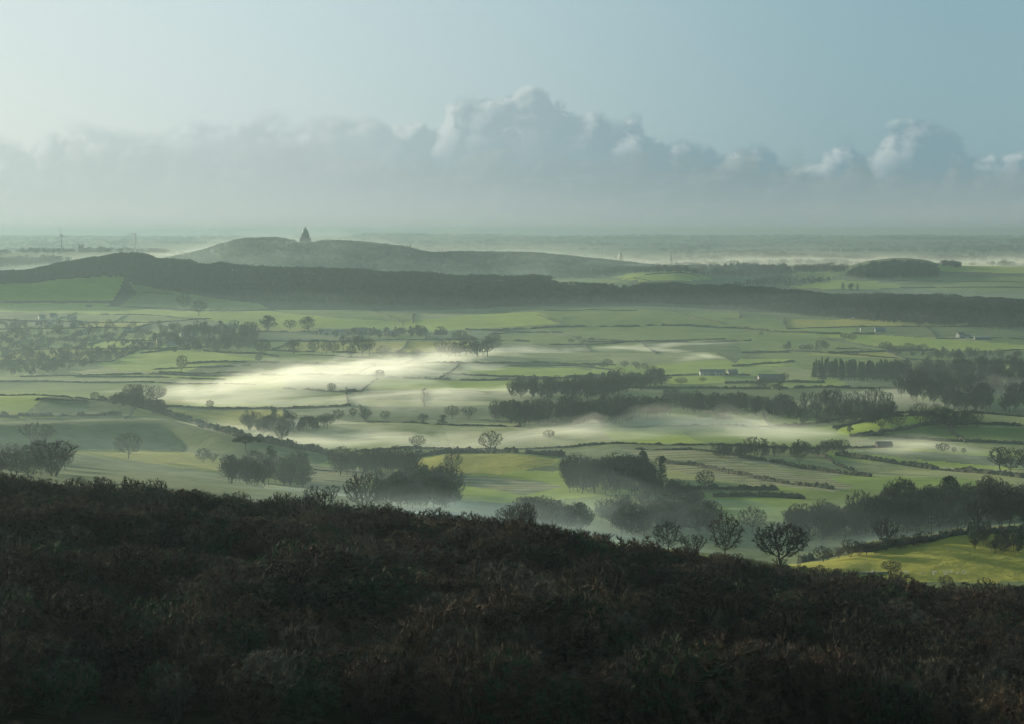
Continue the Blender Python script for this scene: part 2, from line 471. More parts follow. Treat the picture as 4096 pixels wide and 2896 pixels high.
def mat_field(name, c1, c2, stripes=0.0, frost=0.0, angle=0.3, bump=1.0, tram=7.0):
    """grass: two greens mottled at several scales, optional tramlines and frost, tufty relief"""
    m, t, b = material(name)
    geo = t.new('ShaderNodeNewGeometry')
    pos = geo.outputs['Position']
    big = t.noise(pos, 0.012, 3.0, 0.6)
    midn = t.noise(pos, 0.07, 4.0, 0.62)
    fine = t.noise(pos, 0.55, 3.0, 0.6)
    out = t.mix(t.smooth(t.m('ADD', t.m('MULTIPLY', big, 0.55), t.m('MULTIPLY', midn, 0.45)), 0.36, 0.64), c1, c2)
    out = t.mix(t.m('MULTIPLY', t.smooth(fine, 0.35, 0.75), 0.30), out, tuple(x * 0.55 for x in c1))
    if stripes:
        mp = t.new('ShaderNodeMapping')
        mp.inputs['Rotation'].default_value = (0, 0, angle)
        t.put(mp.inputs['Vector'], pos)
        wv = t.new('ShaderNodeTexWave', wave_type='BANDS', bands_direction='Y')
        t.put(wv.inputs['Vector'], mp.outputs[0])
        wv.inputs['Scale'].default_value = 0.314 / tram
        wv.inputs['Distortion'].default_value = 1.2
        wv.inputs['Detail'].default_value = 2.0
        wv.inputs['Detail Scale'].default_value = 0.3
        out = t.mix(t.m('MULTIPLY', t.smooth(wv.outputs['Fac'], 0.25, 0.8), stripes), out, tuple(x * 0.45 for x in c1))
    if frost:
        fr = t.m('MULTIPLY', t.smooth(t.m('ADD', t.m('MULTIPLY', big, 0.5), t.m('MULTIPLY', midn, 0.5)), 0.38, 0.62), frost)
        out = t.mix(fr, out, (0.34, 0.40, 0.36))
    t.put(b.inputs['Base Color'], out)
    bp = t.new('ShaderNodeBump')
    bp.inputs['Strength'].default_value = 0.55 * bump
    bp.inputs['Distance'].default_value = 1.0
    t.put(bp.inputs['Height'], t.m('ADD', t.m('MULTIPLY', midn, 2.2), t.m('MULTIPLY', fine, 0.35)))
    t.put(b.inputs['Normal'], bp.outputs[0])
    b.inputs['Roughness'].default_value = 1.0
    b.inputs['Specular IOR Level'].default_value = 0.05
    return m


M = {}
M['bright'] = mat_field('grass_bright_lit', (0.165, 0.225, 0.030), (0.220, 0.270, 0.040), bump=0.6)  # sunlit warmth put into the colour: yellower and lighter than the other grass
M['green'] = mat_field('grass_green_shaded', (0.088, 0.130, 0.030), (0.132, 0.168, 0.040), bump=0.8)  # green darkened in its colour to stand for pasture in shade
M['mown'] = mat_field('grass_mown', (0.120, 0.180, 0.035), (0.165, 0.220, 0.045), stripes=0.35, angle=0.25, bump=0.7)
M['pale'] = mat_field('grass_pale', (0.155, 0.175, 0.060), (0.205, 0.210, 0.078), bump=0.8, frost=0.10)
M['stubble'] = mat_field('stubble', (0.150, 0.155, 0.065), (0.200, 0.190, 0.085), stripes=0.6, angle=0.16, frost=0.14, tram=16.0)
M['frost'] = mat_field('grass_frosted', (0.066, 0.092, 0.038), (0.095, 0.122, 0.050), frost=0.10, bump=0.8)
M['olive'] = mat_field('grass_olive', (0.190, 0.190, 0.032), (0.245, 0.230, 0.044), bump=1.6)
M['rough'] = mat_field('rough_grass_shaded', (0.058, 0.082, 0.026), (0.092, 0.114, 0.035), frost=0.05, bump=1.2)  # rough grass, its colour darkened further for the shaded bands
M['moor'] = mat_field('moor_ground', (0.016, 0.015, 0.010), (0.026, 0.023, 0.014), bump=1.5)
M['woodfloor'] = mat_field('leaf_litter', (0.032, 0.030, 0.018), (0.050, 0.044, 0.026), bump=1.0)
M['plain'] = mat_field('far_plain', (0.060, 0.080, 0.038), (0.095, 0.115, 0.050), bump=0.2)

M['bark'] = mat_plain('bark', (0.026, 0.022, 0.018), 0.95, 0.3, 6.0)
M['twig'] = mat_plain('twig', (0.030, 0.026, 0.020), 0.95, 0.25, 8.0, rnd=0.45)
M['twig_red'] = mat_plain('twig_red', (0.068, 0.045, 0.032), 0.95, 0.25, 8.0, rnd=0.35)
M['twig_grey'] = mat_plain('twig_grey', (0.075, 0.066, 0.052), 0.95, 0.25, 8.0, rnd=0.35)
M['birch'] = mat_plain('birch_stem', (0.15, 0.135, 0.11), 0.8, 0.4, 9.0)
M['hedge'] = mat_plain('hedge_twig', (0.034, 0.036, 0.022), 0.95, 0.35, 0.4, rnd=0.15)
M['ever'] = mat_plain('evergreen_leaf', (0.034, 0.050, 0.022), 0.8, 0.35, 3.0, rnd=0.25)
M['needle'] = mat_plain('needle', (0.022, 0.036, 0.020), 0.8, 0.35, 3.0, rnd=0.2)
M['holly'] = mat_plain('holly_leaf', (0.085, 0.090, 0.026), 0.6, 0.4, 3.0, spec=0.4)
M['stone'] = mat_plain('stone', (0.20, 0.18, 0.15), 0.9, 0.2, 0.4)
M['drystone'] = mat_plain('dry_stone', (0.17, 0.16, 0.135), 0.95, 0.4, 0.8)
M['slate'] = mat_plain('slate', (0.065, 0.068, 0.072), 0.75, 0.2, 0.4, spec=0.5)
M['render'] = mat_plain('white_render', (0.36, 0.355, 0.34), 0.85, 0.08, 0.3)
M['sandstone'] = mat_plain('sandstone', (0.42, 0.33, 0.23), 0.9, 0.15, 0.4)
M['copper'] = mat_plain('green_copper', (0.10, 0.16, 0.13), 0.6, 0.2, 0.3, spec=0.4)
M['steel'] = mat_plain('galvanised_steel', (0.28, 0.29, 0.30), 0.5, 0.1, 0.5, spec=0.5)
M['bluesheet'] = mat_plain('blue_sheeting', (0.045, 0.09, 0.125), 0.7, 0.15, 0.3, spec=0.4)
M['darksheet'] = mat_plain('dark_sheeting', (0.042, 0.045, 0.046), 0.6, 0.15, 0.3, spec=0.4)
M['white'] = mat_plain('white_paint', (0.80, 0.80, 0.78), 0.45, 0.04, 0.3, spec=0.5)
M['glass'] = mat_plain('window_glass', (0.03, 0.035, 0.04), 0.08, 0.1, 0.5, spec=0.9)
M['timber'] = mat_plain('creosoted_timber', (0.060, 0.046, 0.034), 0.9, 0.3, 2.0)
M['turbine'] = mat_plain('grey_paint', (0.30, 0.31, 0.32), 0.5, 0.04, 0.3, spec=0.4)
M['wool'] = mat_plain('wool', (0.56, 0.52, 0.43), 1.0, 0.12, 9.0)
M['feather'] = mat_plain('black_feather', (0.02, 0.02, 0.022), 0.7, 0.2, 9.0)


# ------------------------------------------------------------------ object helpers
def mesh_from(name, v, f, mats, fm=None, smooth=False):
    me = bpy.data.meshes.new(name)
    v = np.asarray(v, dtype=np.float32)
    f = [tuple(int(i) for i in q) for q in f]
    me.from_pydata(v.tolist(), [], f)
    for m in (mats if isinstance(mats, (list, tuple)) else [mats]):
        me.materials.append(m)
    if fm is not None:
        me.polygons.foreach_set('material_index', fm)
    if smooth:
        me.polygons.foreach_set('use_smooth', [True] * len(me.polygons))
    me.update()
    return me


def add(name, me, parent=None, loc=(0, 0, 0), rz=0.0, scale=None):
    o = bpy.data.objects.new(name, me)
    col.objects.link(o)
    o.location = loc
    o.rotation_euler = (0, 0, rz)
    if scale is not None:
        o.scale = scale if isinstance(scale, (tuple, list)) else (scale,) * 3
    if parent is not None:
        o.parent = parent
    return o


def tag(o, label=None, cat=None, group=None, kind=None):
    if label:
        o['label'] = label
    if cat:
        o['category'] = cat
    if group:
        o['group'] = group
    if kind:
        o['kind'] = kind
    return o


class MB:
    """collects simple solids into one mesh"""

    def __init__(self):
        self.v, self.f = [], []

    def poly(self, pts, faces):
        n = len(self.v)
        self.v += [tuple(p) for p in pts]
        self.f += [tuple(n + i for i in q) for q in faces]
        return self

    def box(self, x0, x1, y0, y1, z0, z1):
        return self.poly([(x0, y0, z0), (x1, y0, z0), (x1, y1, z0), (x0, y1, z0), (x0, y0, z1), (x1, y0, z1), (x1, y1, z1), (x0, y1, z1)],
                         [(0, 3, 2, 1), (4, 5, 6, 7), (0, 1, 5, 4), (1, 2, 6, 5), (2, 3, 7, 6), (3, 0, 4, 7)])

    def lathe(self, prof, n=16, cx=0, cy=0, ph=0.0):
        base = len(self.v)
        for (r, z) in prof:
            for k in range(n):
                a = 2 * math.pi * k / n + ph
                self.v.append((cx + r * math.cos(a), cy + r * math.sin(a), z))
        for i in range(len(prof) - 1):
            for k in range(n):
                k2 = (k + 1) % n
                self.f.append((base + i * n + k, base + i * n + k2, base + (i + 1) * n + k2, base + (i + 1) * n + k))
        self.f.append(tuple(base + k for k in reversed(range(n))))
        self.f.append(tuple(base + (len(prof) - 1) * n + k for k in range(n)))
        return self

    def bar(self, p, q, r, r2=None, n=4):
        p, q = Vector(p), Vector(q)
        r2 = r if r2 is None else r2
        d = (q - p)
        if d.length < 1e-6:
            return self
        d.normalize()
        u = d.orthogonal().normalized()
        w = d.cross(u)
        base = len(self.v)
        for c_, rr in ((p, r), (q, r2)):
            for k in range(n):
                a = 2 * math.pi * k / n
                self.v.append(tuple(c_ + (u * math.cos(a) + w * math.sin(a)) * rr))
        for k in range(n):
            k2 = (k + 1) % n
            self.f.append((base + k, base + k2, base + n + k2, base + n + k))
        self.f.append(tuple(base + k for k in reversed(range(n))))
        self.f.append(tuple(base + n + k for k in range(n)))
        return self

    def mesh(self, name, mat, smooth=False):
        return mesh_from(name, self.v, self.f, mat, smooth=smooth)


def empty(name, loc, rz=0.0):
    o = bpy.data.objects.new(name, None)
    o.location = loc
    o.rotation_euler = (0, 0, rz)
    o.empty_display_size = 0.5
    col.objects.link(o)
    return o

# ------------------------------------------------------------------ ground split into its fields
# (material, label, polygon in photo pixels)
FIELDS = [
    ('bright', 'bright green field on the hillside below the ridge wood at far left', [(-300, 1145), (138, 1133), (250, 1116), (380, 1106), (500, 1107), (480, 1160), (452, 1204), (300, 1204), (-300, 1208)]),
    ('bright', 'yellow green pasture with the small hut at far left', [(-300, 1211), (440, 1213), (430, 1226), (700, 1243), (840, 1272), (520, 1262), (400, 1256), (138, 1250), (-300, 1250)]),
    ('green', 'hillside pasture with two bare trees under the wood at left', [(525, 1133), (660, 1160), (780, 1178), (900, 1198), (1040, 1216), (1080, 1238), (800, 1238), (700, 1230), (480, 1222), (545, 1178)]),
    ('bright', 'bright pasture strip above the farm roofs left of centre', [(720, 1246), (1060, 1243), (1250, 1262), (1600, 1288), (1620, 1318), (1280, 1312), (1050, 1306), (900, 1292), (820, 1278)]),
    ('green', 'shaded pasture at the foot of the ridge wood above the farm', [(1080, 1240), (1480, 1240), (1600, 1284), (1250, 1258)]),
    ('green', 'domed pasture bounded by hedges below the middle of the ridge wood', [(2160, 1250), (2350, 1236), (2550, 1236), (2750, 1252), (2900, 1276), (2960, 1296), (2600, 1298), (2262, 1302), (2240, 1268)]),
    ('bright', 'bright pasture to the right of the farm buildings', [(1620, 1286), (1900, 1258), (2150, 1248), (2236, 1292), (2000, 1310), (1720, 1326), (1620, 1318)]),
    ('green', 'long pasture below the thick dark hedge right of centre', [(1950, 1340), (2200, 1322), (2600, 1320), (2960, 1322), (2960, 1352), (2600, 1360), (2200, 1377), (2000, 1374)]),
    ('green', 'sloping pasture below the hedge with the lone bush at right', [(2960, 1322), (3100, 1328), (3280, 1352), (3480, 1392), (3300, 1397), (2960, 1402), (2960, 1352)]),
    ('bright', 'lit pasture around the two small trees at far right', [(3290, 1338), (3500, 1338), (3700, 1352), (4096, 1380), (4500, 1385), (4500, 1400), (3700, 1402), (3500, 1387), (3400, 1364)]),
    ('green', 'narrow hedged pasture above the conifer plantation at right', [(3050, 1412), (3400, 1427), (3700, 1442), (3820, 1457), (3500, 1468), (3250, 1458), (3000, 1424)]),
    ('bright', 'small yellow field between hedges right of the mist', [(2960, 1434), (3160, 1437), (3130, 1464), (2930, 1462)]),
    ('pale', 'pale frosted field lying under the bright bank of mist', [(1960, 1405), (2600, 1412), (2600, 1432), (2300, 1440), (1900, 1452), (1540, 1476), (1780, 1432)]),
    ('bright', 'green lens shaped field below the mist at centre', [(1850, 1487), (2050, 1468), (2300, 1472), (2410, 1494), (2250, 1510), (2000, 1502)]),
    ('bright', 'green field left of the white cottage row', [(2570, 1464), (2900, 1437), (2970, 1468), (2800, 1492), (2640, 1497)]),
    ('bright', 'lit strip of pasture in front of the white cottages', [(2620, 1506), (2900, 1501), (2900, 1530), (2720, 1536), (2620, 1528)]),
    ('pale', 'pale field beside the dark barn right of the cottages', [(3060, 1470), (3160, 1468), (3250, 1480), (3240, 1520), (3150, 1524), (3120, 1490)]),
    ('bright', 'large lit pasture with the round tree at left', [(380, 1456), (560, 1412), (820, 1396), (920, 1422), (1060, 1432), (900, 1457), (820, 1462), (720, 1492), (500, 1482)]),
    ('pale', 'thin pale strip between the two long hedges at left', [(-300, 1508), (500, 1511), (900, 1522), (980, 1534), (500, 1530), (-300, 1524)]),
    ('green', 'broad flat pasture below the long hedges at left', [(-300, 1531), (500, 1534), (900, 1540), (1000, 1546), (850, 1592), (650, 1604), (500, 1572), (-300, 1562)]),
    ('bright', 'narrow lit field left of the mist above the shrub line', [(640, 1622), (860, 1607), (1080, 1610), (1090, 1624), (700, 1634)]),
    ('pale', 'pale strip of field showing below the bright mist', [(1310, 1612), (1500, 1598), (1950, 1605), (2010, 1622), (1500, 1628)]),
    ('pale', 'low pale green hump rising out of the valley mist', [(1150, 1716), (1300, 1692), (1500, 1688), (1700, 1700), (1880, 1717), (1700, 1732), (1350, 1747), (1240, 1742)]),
    ('rough', 'smooth frosted hillside behind the round tree at left', [(-300, 1694), (290, 1666), (480, 1663), (640, 1669), (780, 1702), (960, 1747), (1240, 1802), (1335, 1832), (1250, 1870), (960, 1842), (700, 1802), (500, 1794), (300, 1800), (-300, 1800)]),  # darker grass colour paints in the shade on this slope
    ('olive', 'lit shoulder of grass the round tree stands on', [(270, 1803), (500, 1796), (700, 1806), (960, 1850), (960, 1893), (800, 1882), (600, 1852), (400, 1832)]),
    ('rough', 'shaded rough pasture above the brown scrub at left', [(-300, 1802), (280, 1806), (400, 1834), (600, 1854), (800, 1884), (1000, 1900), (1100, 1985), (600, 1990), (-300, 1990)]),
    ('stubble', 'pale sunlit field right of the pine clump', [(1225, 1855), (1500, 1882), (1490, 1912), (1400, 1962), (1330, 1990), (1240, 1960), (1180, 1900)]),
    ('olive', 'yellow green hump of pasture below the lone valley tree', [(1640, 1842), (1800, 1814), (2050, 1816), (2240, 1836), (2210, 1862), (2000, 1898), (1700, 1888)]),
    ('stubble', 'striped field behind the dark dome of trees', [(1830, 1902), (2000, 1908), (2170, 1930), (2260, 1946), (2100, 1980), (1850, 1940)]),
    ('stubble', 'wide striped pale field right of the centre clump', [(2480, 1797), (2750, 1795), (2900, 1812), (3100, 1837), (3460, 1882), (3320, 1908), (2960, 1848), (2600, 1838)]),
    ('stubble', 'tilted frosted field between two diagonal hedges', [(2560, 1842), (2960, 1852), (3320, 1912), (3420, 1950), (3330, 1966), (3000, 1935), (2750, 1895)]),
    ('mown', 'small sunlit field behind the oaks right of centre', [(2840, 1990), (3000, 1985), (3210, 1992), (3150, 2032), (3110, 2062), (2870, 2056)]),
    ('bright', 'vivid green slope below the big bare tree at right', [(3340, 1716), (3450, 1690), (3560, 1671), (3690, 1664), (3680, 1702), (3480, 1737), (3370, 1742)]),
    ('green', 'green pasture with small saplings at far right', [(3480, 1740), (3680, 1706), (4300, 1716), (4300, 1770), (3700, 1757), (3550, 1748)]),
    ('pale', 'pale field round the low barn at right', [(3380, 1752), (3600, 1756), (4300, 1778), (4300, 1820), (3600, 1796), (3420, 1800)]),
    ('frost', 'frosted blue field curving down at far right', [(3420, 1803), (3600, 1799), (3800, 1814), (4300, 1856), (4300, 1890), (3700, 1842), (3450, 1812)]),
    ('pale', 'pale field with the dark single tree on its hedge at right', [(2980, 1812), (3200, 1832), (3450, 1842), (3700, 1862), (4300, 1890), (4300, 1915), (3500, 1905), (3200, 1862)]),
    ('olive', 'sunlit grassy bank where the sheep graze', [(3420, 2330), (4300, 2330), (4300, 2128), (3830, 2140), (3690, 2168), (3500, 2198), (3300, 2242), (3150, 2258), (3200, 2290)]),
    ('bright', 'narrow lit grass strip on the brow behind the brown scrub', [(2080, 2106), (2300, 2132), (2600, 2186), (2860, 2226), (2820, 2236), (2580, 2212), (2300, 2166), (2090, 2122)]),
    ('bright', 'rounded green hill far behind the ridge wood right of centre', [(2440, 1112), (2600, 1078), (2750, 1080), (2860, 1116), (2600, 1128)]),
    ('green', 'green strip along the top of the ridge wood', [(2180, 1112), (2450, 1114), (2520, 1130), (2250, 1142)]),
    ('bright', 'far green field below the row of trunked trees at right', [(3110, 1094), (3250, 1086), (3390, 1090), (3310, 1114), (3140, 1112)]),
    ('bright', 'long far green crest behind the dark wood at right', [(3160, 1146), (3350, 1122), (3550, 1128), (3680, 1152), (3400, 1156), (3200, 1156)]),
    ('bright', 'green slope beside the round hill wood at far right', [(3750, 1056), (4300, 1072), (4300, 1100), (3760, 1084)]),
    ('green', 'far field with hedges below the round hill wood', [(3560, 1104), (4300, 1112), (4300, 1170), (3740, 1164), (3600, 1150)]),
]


def in_poly(px, py, poly):
    inside = np.zeros(px.shape, bool)
    n = len(poly)
    for k in range(n):
        x1, y1 = poly[k]
        x2, y2 = poly[(k + 1) % n]
        if y1 == y2:
            continue
        c_ = ((y1 > py) != (y2 > py)) & (px < (x2 - x1) * (py - y1) / (y2 - y1) + x1)
        inside ^= c_
    return inside


nc, nr = GX.shape
fpx = 0.5 * (PXC[:-1] + PXC[1:])[:, None] * np.ones((1, nr - 1))
fpy = 0.25 * (PYG[:-1, :-1] + PYG[1:, :-1] + PYG[:-1, 1:] + PYG[1:, 1:])
fvis = VISIBLE[:-1, :-1] | VISIBLE[1:, :-1] | VISIBLE[:-1, 1:] | VISIBLE[1:, 1:]
fY = 0.5 * (YR[:-1] + YR[1:])[None, :] * np.ones((nc - 1, 1))
fx = fpx - CX
# wandering edges, as hand-laid boundaries have
wpx = fpx + 10 * vnoise(fpx / 40, fpy / 9, 5)
wpy = fpy + 4 * vnoise(fpx / 60, fpy / 12, 6)
# -1 moor, -2 wood floor on the ridge, -3 far plain, -4 valley grass
fid = np.full(fpx.shape, -4)
crestY = kY[24]
footY = kY[22]
colY = lambda a: 0.5 * (a[:-1] + a[1:])[:, None]
fid[(fY > colY(footY)) & (fY < colY(crestY) + 260)] = -2
fid[fY > 4900] = -3
brow = np.interp(fpx, [0, 1500, 1700, 2100, 3000, 3400, 4096], [700, 660, 590, 600, 640, 640, 680])
fid[fY < brow] = -1
# the rest of the valley floor is a patchwork of small hedged fields: a warped grid, laid out in metres
rp = np.random.default_rng(77)
CW, CD = 150.0, 150.0


def patch_pt(u, v):
    """grid coordinates -> world x, y"""
    sh = 0.55 * (math.floor(v) % 2)
    x_ = CW * (u + sh) * (0.75 + 0.12 * v / 6) + 24 * math.sin(0.9 * v + 0.6 * u) + 20 * math.sin(3.1 * u + 2.0)
    y_ = 1180 + CD * v * (1 + 0.030 * v) + 26 * math.sin(1.3 * u + 0.9 * math.floor(v)) + 10 * math.sin(2.9 * u + v)
    return x_, y_


PATCH = []
fXw = (fpx - CX) / FPX * fY
for v in range(0, 13):
    for u in range(-9, 9):
        ring = [patch_pt(u + t, v + 1e-4) for t in (0, .25, .5, .75, 1)] + [patch_pt(u + 1, v + t) for t in (.33, .66)] + \
               [patch_pt(u + t, v + 0.9999) for t in (1, .75, .5, .25, 0)] + [patch_pt(u, v + t) for t in (.66, .33)]
        cx_ = sum(p[0] for p in ring) / len(ring)
        cy_ = sum(p[1] for p in ring) / len(ring)
        if abs(cx_) > 0.30 * cy_ + 60 or cy_ > 3900:
            rp.random()
            continue
        PATCH.append((ring, rp.choice(['green', 'green', 'mown', 'pale', 'bright', 'green', 'olive', 'rough', 'frost', 'rough']), cx_, cy_, u, v))
for k, pt in enumerate(PATCH):
    ok = in_poly(fXw, fY, pt[0]) & (fid == -4)
    fid[ok] = 1000 + k
for k, (mt, lb, poly) in enumerate(FIELDS):
    ys = [p[1] for p in poly]
    ok = in_poly(wpx, wpy, poly) & fvis
    if max(ys) < 1180:
        ok &= fY > 4200 if 'ridge wood' in lb and 'far behind' not in lb and 'left' not in lb else fY > (3900 if 'left' in lb else 4700)
    fid[ok] = k
PATCH_FREE = {}

idx = np.arange(nc * nr).reshape(nc, nr)
allf = np.stack([idx[:-1, :-1], idx[1:, :-1], idx[1:, 1:], idx[:-1, 1:]], -1).reshape(-1, 4)
allv = np.stack([GX, GY, GZ], -1).reshape(-1, 3).astype(np.float32)
fid_flat = fid.reshape(-1)


def sheet(name, faces, mat):
    used, inv = np.unique(faces.reshape(-1), return_inverse=True)
    me = bpy.data.meshes.new(name)
    nv, nf = len(used), len(faces)
    me.vertices.add(nv)
    me.vertices.foreach_set('co', allv[used].reshape(-1))
    me.loops.add(nf * 4)
    me.loops.foreach_set('vertex_index', inv.reshape(-1).astype(np.int32))
    me.polygons.add(nf)
    me.polygons.foreach_set('loop_start', np.arange(0, nf * 4, 4, dtype=np.int32))
    me.polygons.foreach_set('use_smooth', np.ones(nf, bool))
    me.update()
    me.validate()
    me.materials.append(mat)
    return add(name, me)


for k, nm, mt, lb in [(-1, 'moor', 'moor', 'dark brown moorland slope under the foreground scrub'), (-2, 'woodland_floor', 'woodfloor', 'leaf strewn ground under the long ridge wood'),
                      (-3, 'plain', 'plain', 'far misty plain and low hills reaching the horizon'), (-4, 'valley_ground', 'rough', 'rough grass of the valley floor between the fields')]:
    sel = allf[fid_flat == k]
    tag(sheet(nm, sel, M[mt]), lb, None, None, 'structure')
for k, (mt, lb, poly) in enumerate(FIELDS):
    sel = allf[fid_flat == k]
    if len(sel) == 0:
        continue
    tag(sheet('field', sel, M[mt]), lb, None, 'fields of the valley', 'structure')


# landmarks by which the many fields, hedges and hedgerow trees can be told apart
MARKS = [(728, 1450, 'lone round tree in the lit pasture'), (512, 1780, 'round tree on the shoulder'), (985, 1820, 'umbrella pine'), (1540, 1320, 'hill farm'), (1330, 1390, 'park trees'),
         (600, 1350, 'lower village'), (200, 1280, 'upper village'), (2850, 1480, 'white cottages'), (3420, 1480, 'conifer plantation'), (3085, 1510, 'long dark barn'), (2130, 1488, 'lens shaped field'),
         (1500, 1710, 'pale hump'), (1962, 1770, 'lone tree in front of the mist'), (2300, 1660, 'central wood'), (3535, 1775, 'low barn in the pale field'), (3500, 1710, 'vivid green slope'),
         (3197, 1800, 'single tree on the diagonal hedge'), (2440, 1860, 'hazy tall clump'), (1960, 1850, 'yellow green hump'), (1490, 1840, 'shelter clump'), (3380, 1600, 'bare row of trees'),
         (2866, 1605, 'house with the glowing gable'), (3400, 1350, 'two small trees at far right'), (3520, 1315, 'blue barn'), (3850, 1340, 'far right white house'), (2500, 1260, 'domed pasture'),
         (770, 1230, 'two hazy hillside trees'), (1200, 1550, 'bright bank of mist'), (2340, 1360, 'three tiny round trees'), (3820, 1560, 'dim wood at the right edge'), (250, 1460, 'thorn thicket below the village'),
         (1870, 1400, 'row of trees above the mist'), (3060, 1540, 'two dark yews'), (3680, 1650, 'big spreading tree'), (2750, 1700, 'second bank of mist'), (3040, 1330, 'lone bush in the sloping pasture'),
         (2980, 2020, 'small sunlit field'), (2820, 1910, 'rounded tree below the frosted field'), (356, 1225, 'small stone hut'), (1120, 1730, 'leaning tree on the hillside edge'), (400, 1520, 'two long straight hedges')]
USED = set()


def place_words(x_, y_, text):
    """text + the two landmarks it lies between, different for every thing"""
    qx, qy = CX + FPX * x_ / y_, HY + (EYE - gz_xy(x_, y_)) * FPX / y_
    near = sorted(MARKS, key=lambda m_: ((m_[0] - qx) * 0.5) ** 2 + ((m_[1] - qy) * 1.6) ** 2)
    for a_ in range(0, 5):
        for b_ in range(a_ + 1, 6):
            t_ = f'{text} between the {near[a_][2]} and the {near[b_][2]}'
            if t_ not in USED and len(t_.split()) <= 16:
                USED.add(t_)
                return t_
    return f'{text} near the {near[0][2]}'


def ordinal(k):
    return ['first', 'second', 'third', 'fourth', 'fifth', 'sixth', 'seventh', 'eighth', 'ninth', 'tenth', 'eleventh', 'twelfth', 'thirteenth', 'fourteenth', 'fifteenth', 'sixteenth', 'seventeenth',
            'eighteenth', 'nineteenth', 'twentieth', 'twenty-first', 'twenty-second', 'twenty-third', 'twenty-fourth', 'twenty-fifth', 'twenty-sixth', 'twenty-seventh', 'twenty-eighth', 'twenty-ninth', 'thirtieth'][k]


KINDW = {'green': 'green pasture', 'mown': 'striped pasture', 'pale': 'pale field', 'bright': 'bright pasture', 'olive': 'yellowish pasture', 'stubble': 'stubble field', 'frost': 'frosted pasture', 'rough': 'rough grassland'}
for k, (ring, mt, cx_, cy_, u, v) in enumerate(PATCH):
    sel = allf[fid_flat == 1000 + k]
    if len(sel) < 12:
        continue
    tag(sheet('field', sel, M[mt]), place_words(cx_, cy_, KINDW[mt]), None, 'fields of the valley', 'structure')

# ------------------------------------------------------------------ tree prototypes, one unit tall
def envelope_points(r, n, kind):
    """attraction points filling a crown; z from 0 to 1"""
    pts = []
    while len(pts) < n:
        p = r.uniform(-1, 1, 3)
        if kind == 'round':
            c_, s = (0, 0, 0.58), (0.46, 0.46, 0.42)
        elif kind == 'broad':
            c_, s = (0, 0, 0.60), (0.62, 0.62, 0.40)
        elif kind == 'tall':
            c_, s = (0, 0, 0.64), (0.27, 0.27, 0.36)
        elif kind == 'vase':
            c_, s = (0, 0, 0.56), (0.42, 0.42, 0.44)
        elif kind == 'bush':
            c_, s = (0, 0, 0.50), (0.55, 0.55, 0.50)
        elif kind == 'flat':
            c_, s = (0, 0, 0.89), (0.36, 0.36, 0.085)
        d = (p * p).sum()
        if d > 1:
            continue
        if kind in ('round', 'broad', 'bush') and d < 0.25 and r.random() < 0.6:
            continue
        q = np.array([c_[i] + p[i] * s[i] for i in range(3)])
        if kind == 'vase':
            k = 0.25 + 0.95 * np.clip((q[2] - 0.1) / 0.75, 0, 1)
            q[0] *= k
            q[1] *= k
        if kind == 'bush' and q[2] < 0.08:
            continue
        lump = mnoise.noise(Vector(q * 5.0) + Vector((r.integers(1, 90) * 0 + 3.1, 0, 0)))
        if lump < -0.22:
            continue
        pts.append(q)
    return np.array(pts)


def colonise(seed, kind, n=420, step=0.035, trunk=0.22, kill=0.06, lean=0.0, stems=1):
    r = np.random.default_rng(seed)
    A = envelope_points(r, n, kind)
    pos, par = [], []
    for s in range(stems):
        a = r.uniform(0, 6.28)
        off = 0.0 if stems == 1 else 0.03
        base = np.array([off * math.cos(a), off * math.sin(a), 0.0])
        pos.append(base)
        par.append(-1)
        k = max(1, int(trunk / step))
        d = np.array([lean + (0.35 * math.cos(a) if stems > 1 else 0), 0.35 * math.sin(a) if stems > 1 else 0, 1.0])
        for j in range(k):
            d = d + r.normal(0, 0.07, 3) * [1, 1, 0.2]
            d /= np.linalg.norm(d)
            pos.append(pos[-1] + d * step)
            par.append(len(pos) - 2)
    pos = np.array(pos)
    alive = np.ones(len(A), bool)
    for it in range(90):
        if not alive.any():
            break
        B = A[alive]
        d2 = ((B[:, None, :] - pos[None, :, :]) ** 2).sum(-1)
        near = d2.argmin(1)
        new, npar = [], []
        for i in np.unique(near):
            v = (B[near == i] - pos[i])
            v /= np.linalg.norm(v, axis=1)[:, None] + 1e-9
            d = v.sum(0) + r.normal(0, 0.28, 3)
            d /= np.linalg.norm(d) + 1e-9
            new.append(pos[i] + d * step)
            npar.append(i)
        pos = np.concatenate([pos, np.array(new)])
        par += npar
        d2 = ((A[:, None, :] - np.array(new)[None]) ** 2).sum(-1).min(1)
        alive &= d2 > kill * kill
        if len(pos) > 4000:
            break
    return pos, np.array(par), r


